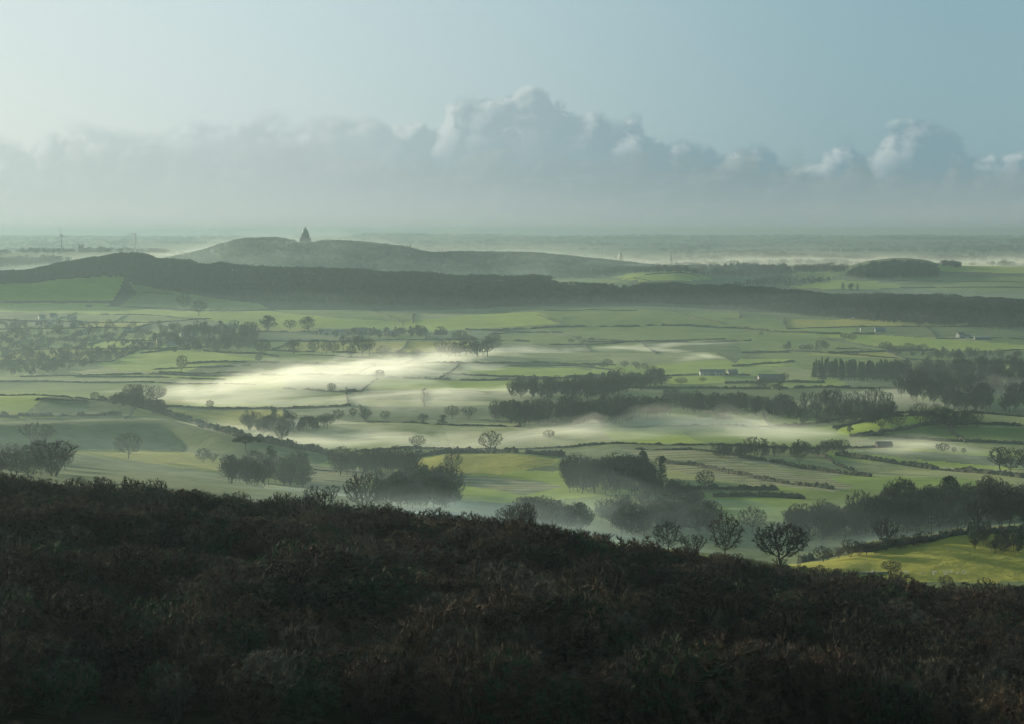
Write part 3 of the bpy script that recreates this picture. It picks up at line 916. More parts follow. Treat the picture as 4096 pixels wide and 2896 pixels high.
def skeleton_mesh(name, seed, kind, n=420, step=0.035, trunk=0.22, kill=0.06, lean=0.0, stems=1, tip=0.0022, power=2.4, rmax=0.04,
                  twigs=3, tw_len=0.075, tw_w=0.0045, split=0.011, up=0.35, mats=('bark', 'twig'), sides=4):
    pos, par, r = colonise(seed, kind, n, step, trunk, kill, lean, stems)
    N = len(pos)
    area = np.zeros(N)
    kids = np.zeros(N, int)
    for i in range(N - 1, -1, -1):
        if kids[i] == 0:
            area[i] += tip ** power
        if par[i] >= 0:
            area[par[i]] += area[i]
            kids[par[i]] += 1
    rad = np.minimum(area ** (1 / power), rmax)
    # flare at the foot
    rad = rad * (1 + 0.6 * np.exp(-pos[:, 2] / 0.03) * (rad > 0.01))
    T, Cc = MB(), MB()
    for i in range(N):
        p = par[i]
        if p < 0:
            continue
        ra = rad[p] if par[p] < 0 or rad[p] < rad[i] * 1.8 else rad[i] * 1.3
        mb = T if rad[i] > split else Cc
        mb.bar(pos[p], pos[i], ra, rad[i], sides if rad[i] > split else 3)
    for i in range(N):
        if rad[i] < tip * 3.2 and par[i] >= 0:
            d0 = pos[i] - pos[par[i]]
            d0 /= np.linalg.norm(d0) + 1e-9
            for _ in range(twigs):
                d = d0 * 0.8 + r.normal(0, 0.55, 3) + np.array([0, 0, up])
                d /= np.linalg.norm(d)
                L = tw_len * r.uniform(0.6, 1.35)
                s = np.cross(d, r.normal(0, 1, 3))
                s /= np.linalg.norm(s) + 1e-9
                a = pos[par[i]] + (pos[i] - pos[par[i]]) * r.random()
                w = tw_w * r.uniform(0.6, 1.3)
                Cc.poly([a - s * w, a + s * w, a + d * L], [(0, 1, 2)])
    tm = T.mesh(name + '_trunk', M[mats[0]])
    cm = Cc.mesh(name + '_crown', M[mats[1]])
    allp = np.array(T.v + Cc.v)
    w = np.percentile(np.abs(allp[:, :2]), 98) * 2
    h = allp[:, 2].max()
    return dict(trunk=tm, crown=cm, w=w / h, h=h)


def leaf_blob(mb, r, c_, s, n, size, flat=0.0):
    """n leaf-clump faces filling an uneven ellipsoid, denser to the outside"""
    for _ in range(n):
        p = r.normal(0, 1, 3)
        p /= np.linalg.norm(p)
        p *= r.uniform(0.55, 1.0) ** 0.5
        q = np.array(c_) + p * np.array(s)
        a = r.normal(0, 1, 3)
        a[2] *= (1 - flat)
        a /= np.linalg.norm(a)
        b = np.cross(a, r.normal(0, 1, 3))
        b /= np.linalg.norm(b)
        z = size * r.uniform(0.6, 1.4)
        mb.poly([q - a * z, q + b * z * 0.7, q + a * z, q - b * z * 0.7], [(0, 1, 2, 3)])


def evergreen_mesh(name, seed, w=0.7, mat='ever', lobes=22, per=70, size=0.022, low=0.16):
    """leafy or ivy-clad tree: lobed mass of small leaf faces on a short trunk"""
    r = np.random.default_rng(seed)
    T, Cc = MB(), MB()
    T.bar((0, 0, 0), (0.01, 0, 0.35), 0.03, 0.02, 5)
    for k in range(lobes):
        a = r.uniform(0, 6.28)
        z = r.uniform(low, 0.9)
        prof = math.sin(math.pi * min(1, (z - low + 0.10) / (1.05 - low)) ** 0.75)
        rr = w * 0.5 * prof * r.uniform(0.2, 0.85)
        c_ = (rr * math.cos(a), rr * math.sin(a), z)
        s = r.uniform(0.11, 0.19)
        T.bar((0, 0, max(0.1, z - 0.25)), c_, 0.010, 0.004, 3)
        leaf_blob(Cc, r, c_, (s * w / 0.8, s * w / 0.8, s * 0.8), per, size)
    h = max(p[2] for p in Cc.v)
    wd = np.percentile(np.abs(np.array(Cc.v)[:, :2]), 98) * 2
    return dict(trunk=T.mesh(name + '_trunk', M['bark']), crown=Cc.mesh(name + '_crown', M[mat]), w=wd / h, h=h)


def conifer_mesh(name, seed, w=0.36, mat='needle', whorls=17, bare=0.12, dense=1.0, droop=0.25):
    r = np.random.default_rng(seed)
    T, Cc = MB(), MB()
    T.bar((0, 0, 0), (0, 0, 0.98), 0.016, 0.002, 5)
    for k in range(whorls):
        z = bare + (1 - bare) * k / whorls
        L = w * 0.5 * (1 - (z - bare) / (1 - bare)) ** 0.8 + 0.015
        n = 6
        for j in range(n):
            a = 6.283 * (j + r.random() * 0.7) / n
            l = L * r.uniform(0.7, 1.15)
            tipz = z - l * droop * r.uniform(0.3, 1.4)
            e = (l * math.cos(a), l * math.sin(a), tipz)
            Cc.bar((0, 0, z), e, 0.0035, 0.001, 3)
            for q in range(int(9 * dense)):
                t = r.uniform(0.15, 1.0)
                c_ = np.array([e[0] * t, e[1] * t, z + (tipz - z) * t])
                s = 0.024 * r.uniform(0.6, 1.3)
                d = r.normal(0, 1, 3)
                d[2] -= 0.3
                d /= np.linalg.norm(d)
                b = np.cross(d, r.normal(0, 1, 3))
                b /= np.linalg.norm(b)
                Cc.poly([c_ - b * s * 0.5, c_ + b * s * 0.5, c_ + d * s * 2.0], [(0, 1, 2)])
    return dict(trunk=T.mesh(name + '_trunk', M['bark']), crown=Cc.mesh(name + '_crown', M[mat]), w=w, h=1.0)


def pine_mesh(name, seed):
    """old pine: long bare stem, flat spreading top"""
    r = np.random.default_rng(seed)
    d = skeleton_mesh(name, seed, 'flat', n=90, step=0.04, trunk=0.62, kill=0.07, twigs=0, mats=('bark', 'needle'), rmax=0.020, split=0.006)
    Cc = MB()
    for k in range(34):
        a, q = r.uniform(0, 6.28), r.uniform(0, 1) ** 0.6
        c_ = (0.36 * q * math.cos(a), 0.36 * q * math.sin(a), 0.90 + 0.06 * (1 - q * q) + r.normal(0, 0.016))
        leaf_blob(Cc, r, c_, (0.085, 0.085, 0.032), 70, 0.013)
    crown = Cc.mesh(name + '_crown2', M['needle'])
    d['crown_extra'] = crown
    d['w'] = 0.82
    return d


PROTO = {
    'round': [skeleton_mesh('tree_round_a', 1, 'round', 900, step=0.028, kill=0.046, rmax=0.032, tip=0.0017, twigs=6, tw_len=0.06, tw_w=0.0030), skeleton_mesh('tree_round_b', 2, 'round', 800, step=0.03, kill=0.05, rmax=0.030, tip=0.0017, twigs=6, tw_len=0.065, tw_w=0.0030), skeleton_mesh('tree_round_c', 12, 'round', 700, step=0.03, kill=0.05, trunk=0.16, rmax=0.030, tip=0.0017, twigs=6, tw_len=0.07, tw_w=0.0030, lean=0.06)],
    'oak': [skeleton_mesh('tree_oak_a', 3, 'broad', 1000, step=0.03, kill=0.046, trunk=0.17, rmax=0.040, tip=0.0019, twigs=5, tw_len=0.06, tw_w=0.0030, up=0.15), skeleton_mesh('tree_oak_b', 14, 'broad', 850, step=0.03, kill=0.05, trunk=0.22, rmax=0.038, tip=0.0019, twigs=5, tw_len=0.06, tw_w=0.0030, up=0.2)],
    'great': [skeleton_mesh('tree_great_a', 15, 'broad', 1300, step=0.028, kill=0.038, trunk=0.17, rmax=0.046, tip=0.0021, twigs=6, tw_len=0.055, tw_w=0.0034, up=0.1, sides=6)],
    'open': [skeleton_mesh('tree_open_a', 21, 'vase', 520, step=0.03, kill=0.052, trunk=0.22, rmax=0.028, twigs=6, tw_len=0.08, tw_w=0.0034, lean=0.05), skeleton_mesh('tree_open_b', 22, 'round', 520, step=0.03, kill=0.052, trunk=0.26, rmax=0.028, twigs=6, tw_len=0.08, tw_w=0.0034, lean=-0.08)],
    'tall': [skeleton_mesh('tree_tall_a', 5, 'tall', 460, step=0.03, kill=0.045, trunk=0.28, rmax=0.020, twigs=7, tw_w=0.0034, up=0.5), skeleton_mesh('tree_tall_b', 6, 'tall', 420, step=0.03, kill=0.045, trunk=0.32, rmax=0.018, twigs=7, tw_w=0.0034, up=0.5), skeleton_mesh('tree_tall_c', 7, 'vase', 480, step=0.03, kill=0.05, trunk=0.26, rmax=0.020, twigs=7, tw_w=0.0034, up=0.4)],
    'vase': [skeleton_mesh('tree_vase_a', 8, 'vase', 520, step=0.03, kill=0.05, trunk=0.08, stems=4, rmax=0.018, twigs=7, tw_w=0.0034, up=0.5), skeleton_mesh('tree_vase_b', 9, 'vase', 480, step=0.03, kill=0.05, trunk=0.08, stems=5, rmax=0.016, twigs=7, tw_w=0.0034, up=0.5)],
    'bush': [skeleton_mesh('bush_a', 10, 'bush', 300, step=0.05, trunk=0.05, stems=4, rmax=0.018, twigs=5, tw_len=0.10, tw_w=0.007, kill=0.075), skeleton_mesh('bush_b', 11, 'bush', 260, step=0.05, trunk=0.05, stems=5, rmax=0.018, twigs=5, tw_len=0.11, tw_w=0.007, kill=0.08)],
    'ever': [evergreen_mesh('evergreen_a', 31), evergreen_mesh('evergreen_b', 32, 0.9), evergreen_mesh('evergreen_c', 33, 0.5)],
    'holly': [evergreen_mesh('holly_a', 35, 0.75, 'holly', 24, 60, 0.018, 0.1)],
    'conifer': [conifer_mesh('conifer_a', 41), conifer_mesh('conifer_b', 42, 0.30), conifer_mesh('conifer_c', 43, 0.42, bare=0.25)],
    'larch': [conifer_mesh('larch_a', 44, 0.55, 'twig_red', 15, 0.15, 0.45, 0.12)],
    'pine': [pine_mesh('pine_a', 51)],
}


def plant_tree(name, kind, loc, h, w=None, label=None, cat='tree', group=None, parts=True, rz=None, variant=None, tilt=0.0):
    pr = PROTO[kind]
    p = pr[variant if variant is not None else random.randrange(len(pr))]
    s = h / p['h']
    sw = s if w is None else (w / p['w']) / p['h'] * 1.0
    sw = s if w is None else s * (w / h) / p['w']
    root = empty(name, loc, random.uniform(0, 6.28) if rz is None else rz)
    root.rotation_euler[1] = tilt
    root.scale = (sw, sw, s)
    a = bpy.data.objects.new('trunk', p['trunk'])
    b = bpy.data.objects.new('crown', p['crown'])
    for o in (a, b):
        col.objects.link(o)
        o.parent = root
    if 'crown_extra' in p:
        e = bpy.data.objects.new('foliage', p['crown_extra'])
        col.objects.link(e)
        e.parent = b
    tag(root, label, cat, group)
    return root


# ------------------------------------------------------------------ masses: points that carry small trees (one object each)
proto_col = bpy.data.collections.new('mass_prototypes')


def mass_protos(key, defs):
    c_ = bpy.data.collections.new(key)
    for k, me in enumerate(defs):
        o = bpy.data.objects.new(f'{key}_{k:02d}', me)
        c_.objects.link(o)
    return c_


def joined(p):
    """trunk and crown of a prototype as one mesh"""
    bm = bmesh.new()
    bm.from_mesh(p['trunk'])
    n = len(bm.faces)
    bm.from_mesh(p['crown'])
    bm.faces.ensure_lookup_table()
    me = bpy.data.meshes.new(p['crown'].name + '_all')
    me.materials.append(p['trunk'].materials[0])
    me.materials.append(p['crown'].materials[0])
    for i, f in enumerate(bm.faces):
        f.material_index = 0 if i < n else 1
    bm.to_mesh(me)
    bm.free()
    me.transform(Matrix.Scale(1 / p['h'], 4))
    return me


def scatter(name, pts, hs, key_col, nproto, label, widths=None, tilt=0.08, seed=1):
    r = np.random.default_rng(seed)
    pts = np.asarray(pts, np.float32)
    n = len(pts)
    me = bpy.data.meshes.new(name)
    me.vertices.add(n)
    me.vertices.foreach_set('co', pts.reshape(-1))
    wv = np.asarray(hs) * (r.uniform(0.8, 1.25, n) if widths is None else widths)
    sc = np.stack([wv, wv, np.asarray(hs)], 1).astype(np.float32)
    ro = np.stack([r.normal(0, tilt, n), r.normal(0, tilt, n), r.uniform(0, 6.28, n)], 1).astype(np.float32)
    a = me.attributes.new('sc', 'FLOAT_VECTOR', 'POINT')
    a.data.foreach_set('vector', sc.reshape(-1))
    a = me.attributes.new('ro', 'FLOAT_VECTOR', 'POINT')
    a.data.foreach_set('vector', ro.reshape(-1))
    a = me.attributes.new('pick', 'INT', 'POINT')
    a.data.foreach_set('value', r.integers(0, nproto, n).astype(np.int32))
    o = add(name, me)
    ng = bpy.data.node_groups.new(name + '_scatter', 'GeometryNodeTree')
    ng.interface.new_socket('Geometry', in_out='INPUT', socket_type='NodeSocketGeometry')
    ng.interface.new_socket('Geometry', in_out='OUTPUT', socket_type='NodeSocketGeometry')
    N = ng.nodes
    gi, go = N.new('NodeGroupInput'), N.new('NodeGroupOutput')
    ip = N.new('GeometryNodeInstanceOnPoints')
    ci = N.new('GeometryNodeCollectionInfo')
    ci.inputs['Collection'].default_value = key_col
    ci.inputs['Separate Children'].default_value = True
    ci.inputs['Reset Children'].default_value = True
    ip.inputs['Pick Instance'].default_value = True

    def attr(nm, ty):
        q = N.new('GeometryNodeInputNamedAttribute')
        q.data_type = ty
        q.inputs['Name'].default_value = nm
        return q.outputs['Attribute']
    L = ng.links
    L.new(gi.outputs[0], ip.inputs['Points'])
    L.new(ci.outputs[0], ip.inputs['Instance'])
    L.new(attr('pick', 'INT'), ip.inputs['Instance Index'])
    L.new(attr('ro', 'FLOAT_VECTOR'), ip.inputs['Rotation'])
    L.new(attr('sc', 'FLOAT_VECTOR'), ip.inputs['Scale'])
    L.new(ip.outputs[0], go.inputs[0])
    md = o.modifiers.new('scatter', 'NODES')
    md.node_group = ng
    tag(o, label, None, None, 'stuff')
    return o


def far_tree(name, seed, kind, n=46, tw=0.022, mats=('bark', 'twig')):
    """coarse bare tree for woods kilometres away"""
    return joined(skeleton_mesh(name, seed, kind, n, step=0.07, trunk=0.22, kill=0.10, rmax=0.022, tip=0.004, twigs=4, tw_len=0.13, tw_w=tw, split=0.012, up=0.35, sides=3, mats=mats))


FAR = mass_protos('far_wood_trees', [far_tree('far_tree_a', 61, 'tall'), far_tree('far_tree_b', 62, 'round'), far_tree('far_tree_c', 63, 'vase'), far_tree('far_tree_d', 64, 'round', 60, 0.028)])
NFAR = 4
FARG = mass_protos('far_wood_green', [far_tree('far_green_a', 71, 'round', 60, 0.030, ('bark', 'ever')), far_tree('far_green_b', 72, 'bush', 60, 0.034, ('bark', 'twig')), far_tree('far_green_c', 73, 'round', 60, 0.030)])
NFARG = 3


def shrub(name, seed, mats, kind='vase', n=300, tw=0.0042, tl=0.085, stems=6, twigs=11, up=0.6):
    return joined(skeleton_mesh(name, seed, kind, n, step=0.04, trunk=0.08, kill=0.058, stems=stems, rmax=0.012, tip=0.0016, twigs=twigs, tw_len=tl, tw_w=tw, split=0.0060, up=up, sides=3, mats=mats))


SCRUB = mass_protos('scrub_shrubs', [shrub('shrub_a', 81, ('bark', 'twig_red')), shrub('shrub_b', 82, ('twig_grey', 'twig_red'), 'bush', 380), shrub('shrub_c', 83, ('birch', 'twig_grey'), 'vase', 300, up=1.0), shrub('shrub_d', 84, ('bark', 'twig_red'), 'bush', 380),
                                     shrub('shrub_e', 85, ('bark', 'twig_grey')), shrub('shrub_f', 86, ('bark', 'twig_red'), 'round', 380, stems=2), shrub('shrub_g', 87, ('twig_grey', 'twig'), 'round', 360, stems=3), shrub('shrub_h', 88, ('bark', 'ever'), 'bush', 380)])
NSCRUB = 8

# ------------------------------------------------------------------ masses of wood and scrub
def band_points(px0, px1, lo, hi, n, seed, mask=None):
    """random ground points between the depth curves lo(px) and hi(px)"""
    r = np.random.default_rng(seed)
    px = r.uniform(px0, px1, n)
    a, b = lo(px), hi(px)
    Y = np.sqrt(r.uniform(0, 1, n) * (b * b - a * a) + a * a)
    x = (px - CX) / FPX * Y
    keep = np.ones(n, bool) if mask is None else mask(px, Y, x, r)
    return px[keep], np.stack([x, Y, gz_arr(x, Y)], 1)[keep]


def curve_px(pts):
    xs, ys = [p[0] for p in pts], [p[1] for p in pts]
    return lambda px: np.interp(px, xs, ys)


# brown scrub on the near slope
far_edge = curve_px([(-400, 610), (138, 600), (700, 605), (1300, 612), (1560, 612), (1700, 575), (2100, 575), (2500, 590), (2850, 612), (3000, 650), (3300, 690), (3500, 705), (3700, 720), (4400, 760)])
px, pts = band_points(-350, 4450, lambda p: np.full(p.shape, 206.0), far_edge, 5600, 3)
clump = fbm(pts[:, 0] / 26, pts[:, 1] / 34, 3, 77)
keep = clump > -0.42
pts, px, clump = pts[keep], px[keep], clump[keep]
edge = np.clip((far_edge(px) - pts[:, 1]) / 190, 0, 1)
hs = (6.2 + 8.0 * clump + 3.0 * np.random.default_rng(4).random(len(pts)) ** 2) * (0.30 + 0.70 * edge)
hs = np.clip(hs, 1.6, 12.0)
scatter('birch_scrub', pts, hs, SCRUB, NSCRUB, 'dark reddish brown leafless scrub covering the near slope', widths=np.random.default_rng(8).uniform(0.85, 1.35, len(pts)), tilt=0.10, seed=5)

# taller bare trees standing in the scrub
px, pts = band_points(-350, 4450, lambda p: np.full(p.shape, 230.0), lambda p: far_edge(p) - 25, 520, 33, lambda p, Y, x, r: fbm(x / 45, Y / 60, 3, 78) > -0.15)
scatter('bare_wood', pts, np.random.default_rng(34).uniform(6.5, 11.0, len(pts)) * np.clip(0.55 + (far_edge(px) - pts[:, 1]) / 220, 0.55, 1.0),
        mass_protos('near_wood_trees', [joined(PROTO['vase'][0]), joined(PROTO['vase'][1]), joined(PROTO['round'][2]), joined(PROTO['tall'][2])]), 4, 'leafless young trees rising through the near scrub', widths=np.random.default_rng(35).uniform(0.8, 1.2, len(pts)), tilt=0.06, seed=36)

# the long wood on the ridge
foot = curve_px([(-400, 1125), (138, 1120), (500, 1106), (540, 1132), (700, 1160), (900, 1190), (1100, 1214), (1500, 1226), (2000, 1228), (2300, 1216), (2600, 1214), (2900, 1232), (3200, 1262), (3600, 1296), (4096, 1322), (4400, 1322)])
fp = np.arange(-400, 4401, 40.0)
foot_y = np.array([at(p, q, 3000.0)[1] for p, q in zip(fp, foot(fp))])
crest_y = np.interp(fp, PXC, kY[24])
px, pts = band_points(-380, 4380, lambda p: np.interp(p, fp, foot_y), lambda p: np.interp(p, fp, crest_y) + 60, 13500, 6,
                      lambda p, Y, x, r: ~((p > 2200) & (p < 2560) & (Y > np.interp(p, fp, crest_y) - 40)))
hs = 12.5 + 9.0 * fbm(pts[:, 0] / 60, pts[:, 1] / 90, 3, 31) + 2.5 * np.random.default_rng(2).random(len(pts))
scatter('ridge_wood', pts, np.clip(hs, 5, 22), FAR, NFAR, 'long dark leafless wood along the ridge across the view', tilt=0.04, seed=7)


def wood(name, label, poly, n, h, key, nk, seed, ymin=4700.0, jit=2.5):
    """a far wood read as one mass, its foot inside a polygon of photo pixels"""
    r = np.random.default_rng(seed)
    P_ = []
    xs, ys = [p[0] for p in poly], [p[1] for p in poly]
    tries = 0
    while len(P_) < n and tries < n * 30:
        tries += 1
        qx, qy = r.uniform(min(xs), max(xs)), r.uniform(min(ys), max(ys))
        if in_poly(np.array([qx]), np.array([qy]), poly)[0]:
            P_.append(at(qx, qy, ymin))
    P_ = np.array(P_)
    return scatter(name, P_, np.clip(r.normal(h, jit, len(P_)), h * 0.5, h * 1.6), key, nk, label, tilt=0.04, seed=seed)


# woods on the hill with the domed monument
px, pts = band_points(560, 2800, lambda p: np.full(p.shape, 5480.0), lambda p: np.full(p.shape, 6080.0), 5200, 9)
mx, my, _ = on(1221, 6000)
near_m = np.hypot(pts[:, 0] - mx, (pts[:, 1] - my) * 0.6)
keep = near_m > 24
pts, near_m = pts[keep], near_m[keep]
hs = np.clip((near_m - 10) / 60, 0.35, 1) * (13 + 7 * fbm(pts[:, 0] / 160, pts[:, 1] / 160, 3, 5))
scatter('hill_wood', pts, np.clip(hs, 4, 20), FARG, NFARG, 'hazy wood covering the hill below the domed monument', widths=np.random.default_rng(1).uniform(1.0, 1.6, len(pts)), seed=10)
wood('wood', 'rounded dark hill wood at far right behind the ridge', [(3380, 1112), (3420, 1085), (3500, 1066), (3620, 1060), (3740, 1078), (3760, 1112), (3560, 1118)], 520, 19, FAR, NFAR, 12)
wood('wood', 'dark copse on the hill left of the trunked tree row', [(2760, 1100), (2800, 1078), (2960, 1070), (3150, 1078), (3180, 1104), (2960, 1112)], 420, 17, FAR, NFAR, 13)
wood('wood', 'copse crowning the round green hill right of centre', [(2520, 1096), (2600, 1080), (2720, 1080), (2760, 1094)], 130, 17, FAR, NFAR, 14)
wood('wood', 'small dark copse at the far right edge behind the green slope', [(3750, 1066), (3780, 1060), (3840, 1064), (3850, 1074)], 60, 16, FAR, NFAR, 15)
wood('wood', 'pale wooded belt below the far green crest at right', [(2900, 1150), (3120, 1112), (3300, 1118), (3400, 1120), (3150, 1148)], 160, 12, FAR, NFAR, 16)
wood('wood', 'leafless wood with grey trunks behind the ridge at far left', [(-200, 1085), (300, 1060), (260, 1052), (-200, 1058)], 260, 26, FAR, NFAR, 17, 4800)
# copses and tree belts of the far plain
r0 = np.random.default_rng(40)
n = 11000
Yf = r0.uniform(6500, 21500, n)
pf = r0.uniform(-300, 4400, n)
xf = (pf - CX) / FPX * Yf
msk = fbm(xf / 620, Yf / 520, 4, 51) + 0.35 * np.exp(-(((Yf - 7350) / 260) ** 2)) + 0.35 * np.exp(-(((Yf - 9200) / 300) ** 2)) + 0.4 * np.exp(-(((Yf - 20500) / 500) ** 2)) + 0.25 * np.exp(-(((Yf - 16500) / 500) ** 2))
kp = msk > 0.13
pts = np.stack([xf, Yf, gz_arr(xf, Yf)], 1)[kp]
scatter('distant_wood', pts, 9 + 10 * r0.random(len(pts)) + pts[:, 1] / 2500, FARG, NFARG, 'far hazy belts of trees on the plain towards the horizon', widths=r0.uniform(1.2, 2.6, len(pts)), seed=41)
wood('wood', 'dim bare wood sunk in mist at far right beside the conifers', [(3560, 1500), (3700, 1480), (4300, 1480), (4300, 1640), (3860, 1660), (3600, 1600)], 420, 19, mass_protos('mist_wood_trees', [joined(p) for p in PROTO['tall']]), 3, 19, 1500)
wood('wood', 'dusky trees around the gardens of the left village', [(-200, 1300), (300, 1290), (560, 1330), (1000, 1330), (1020, 1400), (700, 1410), (300, 1440), (-200, 1420)], 520, 9, FARG, NFARG, 20, 2400)
wood('wood', 'bramble and thorn thicket below the village at far left', [(-200, 1430), (300, 1420), (560, 1405), (500, 1440), (340, 1470), (160, 1500), (-200, 1500)], 300, 8, FARG, NFARG, 23, 2200)

MIX = mass_protos('valley_wood_trees', [joined(PROTO['round'][0]), joined(PROTO['tall'][0]), joined(PROTO['vase'][0]), joined(PROTO['oak'][1]), joined(PROTO['tall'][2]), joined(PROTO['bush'][0]), joined(PROTO['ever'][0])])


def wood_px(name, label, poly, n, hp, seed, ymin=200.0, wr=(0.7, 1.1)):
    """a wood of the valley that reads as one mass; heights given in photo pixels"""
    r = np.random.default_rng(seed)
    xs, ys = [p[0] for p in poly], [p[1] for p in poly]
    P_, H_ = [], []
    while len(P_) < n:
        qx, qy = r.uniform(min(xs), max(xs)), r.uniform(min(ys), max(ys))
        if in_poly(np.array([qx]), np.array([qy]), poly)[0]:
            p = at(qx, qy, ymin)
            P_.append(p)
            H_.append(r.uniform(*hp) * p[1] / FPX)
    return scatter(name, P_, H_, MIX, 7, label, widths=r.uniform(*wr, len(P_)), tilt=0.04, seed=seed)


scatter('conifer_wood', np.array([at(a_, b_, 1500.0) for a_, b_ in zip(np.random.default_rng(3).uniform(3255, 3640, 90), np.random.default_rng(4).uniform(1490, 1522, 90))]), np.random.default_rng(5).uniform(15, 22, 90),
        mass_protos('plantation_conifers', [joined(p) for p in PROTO['conifer']]), 3, 'dark mass of conifers behind the front row of the plantation', widths=np.random.default_rng(6).uniform(0.9, 1.3, 90), tilt=0.02, seed=61)
wood_px('wood', 'dense leafless misty wood at lower right above the sheep', [(3420, 2130), (3560, 2070), (3957, 2060), (4300, 2070), (4300, 2110), (3800, 2120), (3480, 2150)], 110, (110, 175), 201)
wood_px('wood', 'thicket on the left flank of the lower right wood', [(3130, 2125), (3260, 2085), (3440, 2095), (3450, 2160), (3300, 2175)], 40, (60, 115), 202)
wood_px('wood', 'left of the two broad dark clumps in the lower middle', [(2020, 2095), (2340, 2085), (2360, 2135), (2040, 2135)], 30, (70, 130), 203)
wood_px('wood', 'right of the two broad dark clumps in the lower middle', [(2380, 2085), (2880, 2090), (2880, 2145), (2400, 2145)], 48, (70, 130), 204)
wood_px('wood', 'hazy tall clump right of the yellow green hump', [(2240, 1935), (2560, 1905), (2640, 1945), (2590, 1990), (2290, 1980)], 60, (70, 130), 205)
wood_px('wood', 'low scrubby skirt right of the hazy tall clump', [(2560, 1950), (2760, 1985), (2830, 2050), (2560, 2040)], 40, (35, 75), 206)
wood_px('wood', 'dark dome shaped clump of trees behind the brow', [(1490, 1985), (1800, 1975), (1830, 2040), (1500, 2045)], 55, (80, 140), 207)
wood_px('wood', 'shelter clump of trees below the mist at centre left', [(1340, 1880), (1640, 1872), (1660, 1895), (1350, 1902)], 34, (55, 100), 208)
wood_px('wood', 'thicket of stems round the umbrella pine', [(900, 1900), (1220, 1905), (1240, 1955), (920, 1945)], 44, (50, 110), 209)
wood_px('wood', 'dark leafless central wood above the second mist bank', [(1950, 1695), (2200, 1702), (2560, 1692), (2760, 1668), (2600, 1650), (2300, 1656), (1980, 1662)], 120, (50, 90), 211)
wood_px('wood', 'hazy wood between the lens shaped field and the central wood', [(2040, 1592), (2400, 1602), (2560, 1562), (2690, 1540), (2620, 1518), (2300, 1556), (2060, 1562)], 130, (40, 75), 212)
wood_px('wood', 'hazy trees between the central wood and the bare row at right', [(2690, 1615), (3190, 1640), (3190, 1680), (2720, 1655)], 90, (40, 76), 214)
wood_px('wood', 'dim undergrowth below the bare row at right', [(3190, 1640), (3600, 1640), (3560, 1700), (3200, 1700)], 110, (26, 60), 213)
wood_px('wood', 'dusky trees between the village and the park', [(600, 1328), (1020, 1328), (1050, 1405), (900, 1412), (720, 1404)], 80, (30, 58), 219)
wood_px('wood', 'dark trees round the hill farm', [(1250, 1340), (1760, 1336), (1790, 1348), (1480, 1354), (1250, 1346)], 34, (18, 36), 221)
wood_px('wood', 'misted trees in the hollow left of the pale hump', [(960, 1690), (1330, 1690), (1320, 1722), (1000, 1745)], 50, (34, 62), 224)
wood_px('wood', 'scrubby hedgerow copse at far right above the plantation', [(3500, 1400), (4096, 1430), (4096, 1450), (3760, 1440), (3520, 1412)], 60, (18, 40), 226)
wood_px('wood', 'bushes along the mist edge at right', [(2820, 1826), (3380, 1800), (3400, 1815), (2950, 1836)], 50, (26, 56), 229)
wood_px('wood', 'thorn thicket at the right edge above the sheep bank', [(3860, 2150), (4250, 2150), (4250, 2205), (3900, 2220)], 30, (45, 75), 231)
wood_px('wood', 'shaggy thicket at the left edge above the brown scrub', [(-150, 1840), (250, 1850), (290, 1910), (-150, 1910)], 46, (50, 105), 233)
wood_px('wood', 'reddish thicket on the left valley edge behind the frosted hillside', [(420, 1608), (560, 1596), (680, 1650), (640, 1668), (500, 1632)], 46, (26, 55), 234)

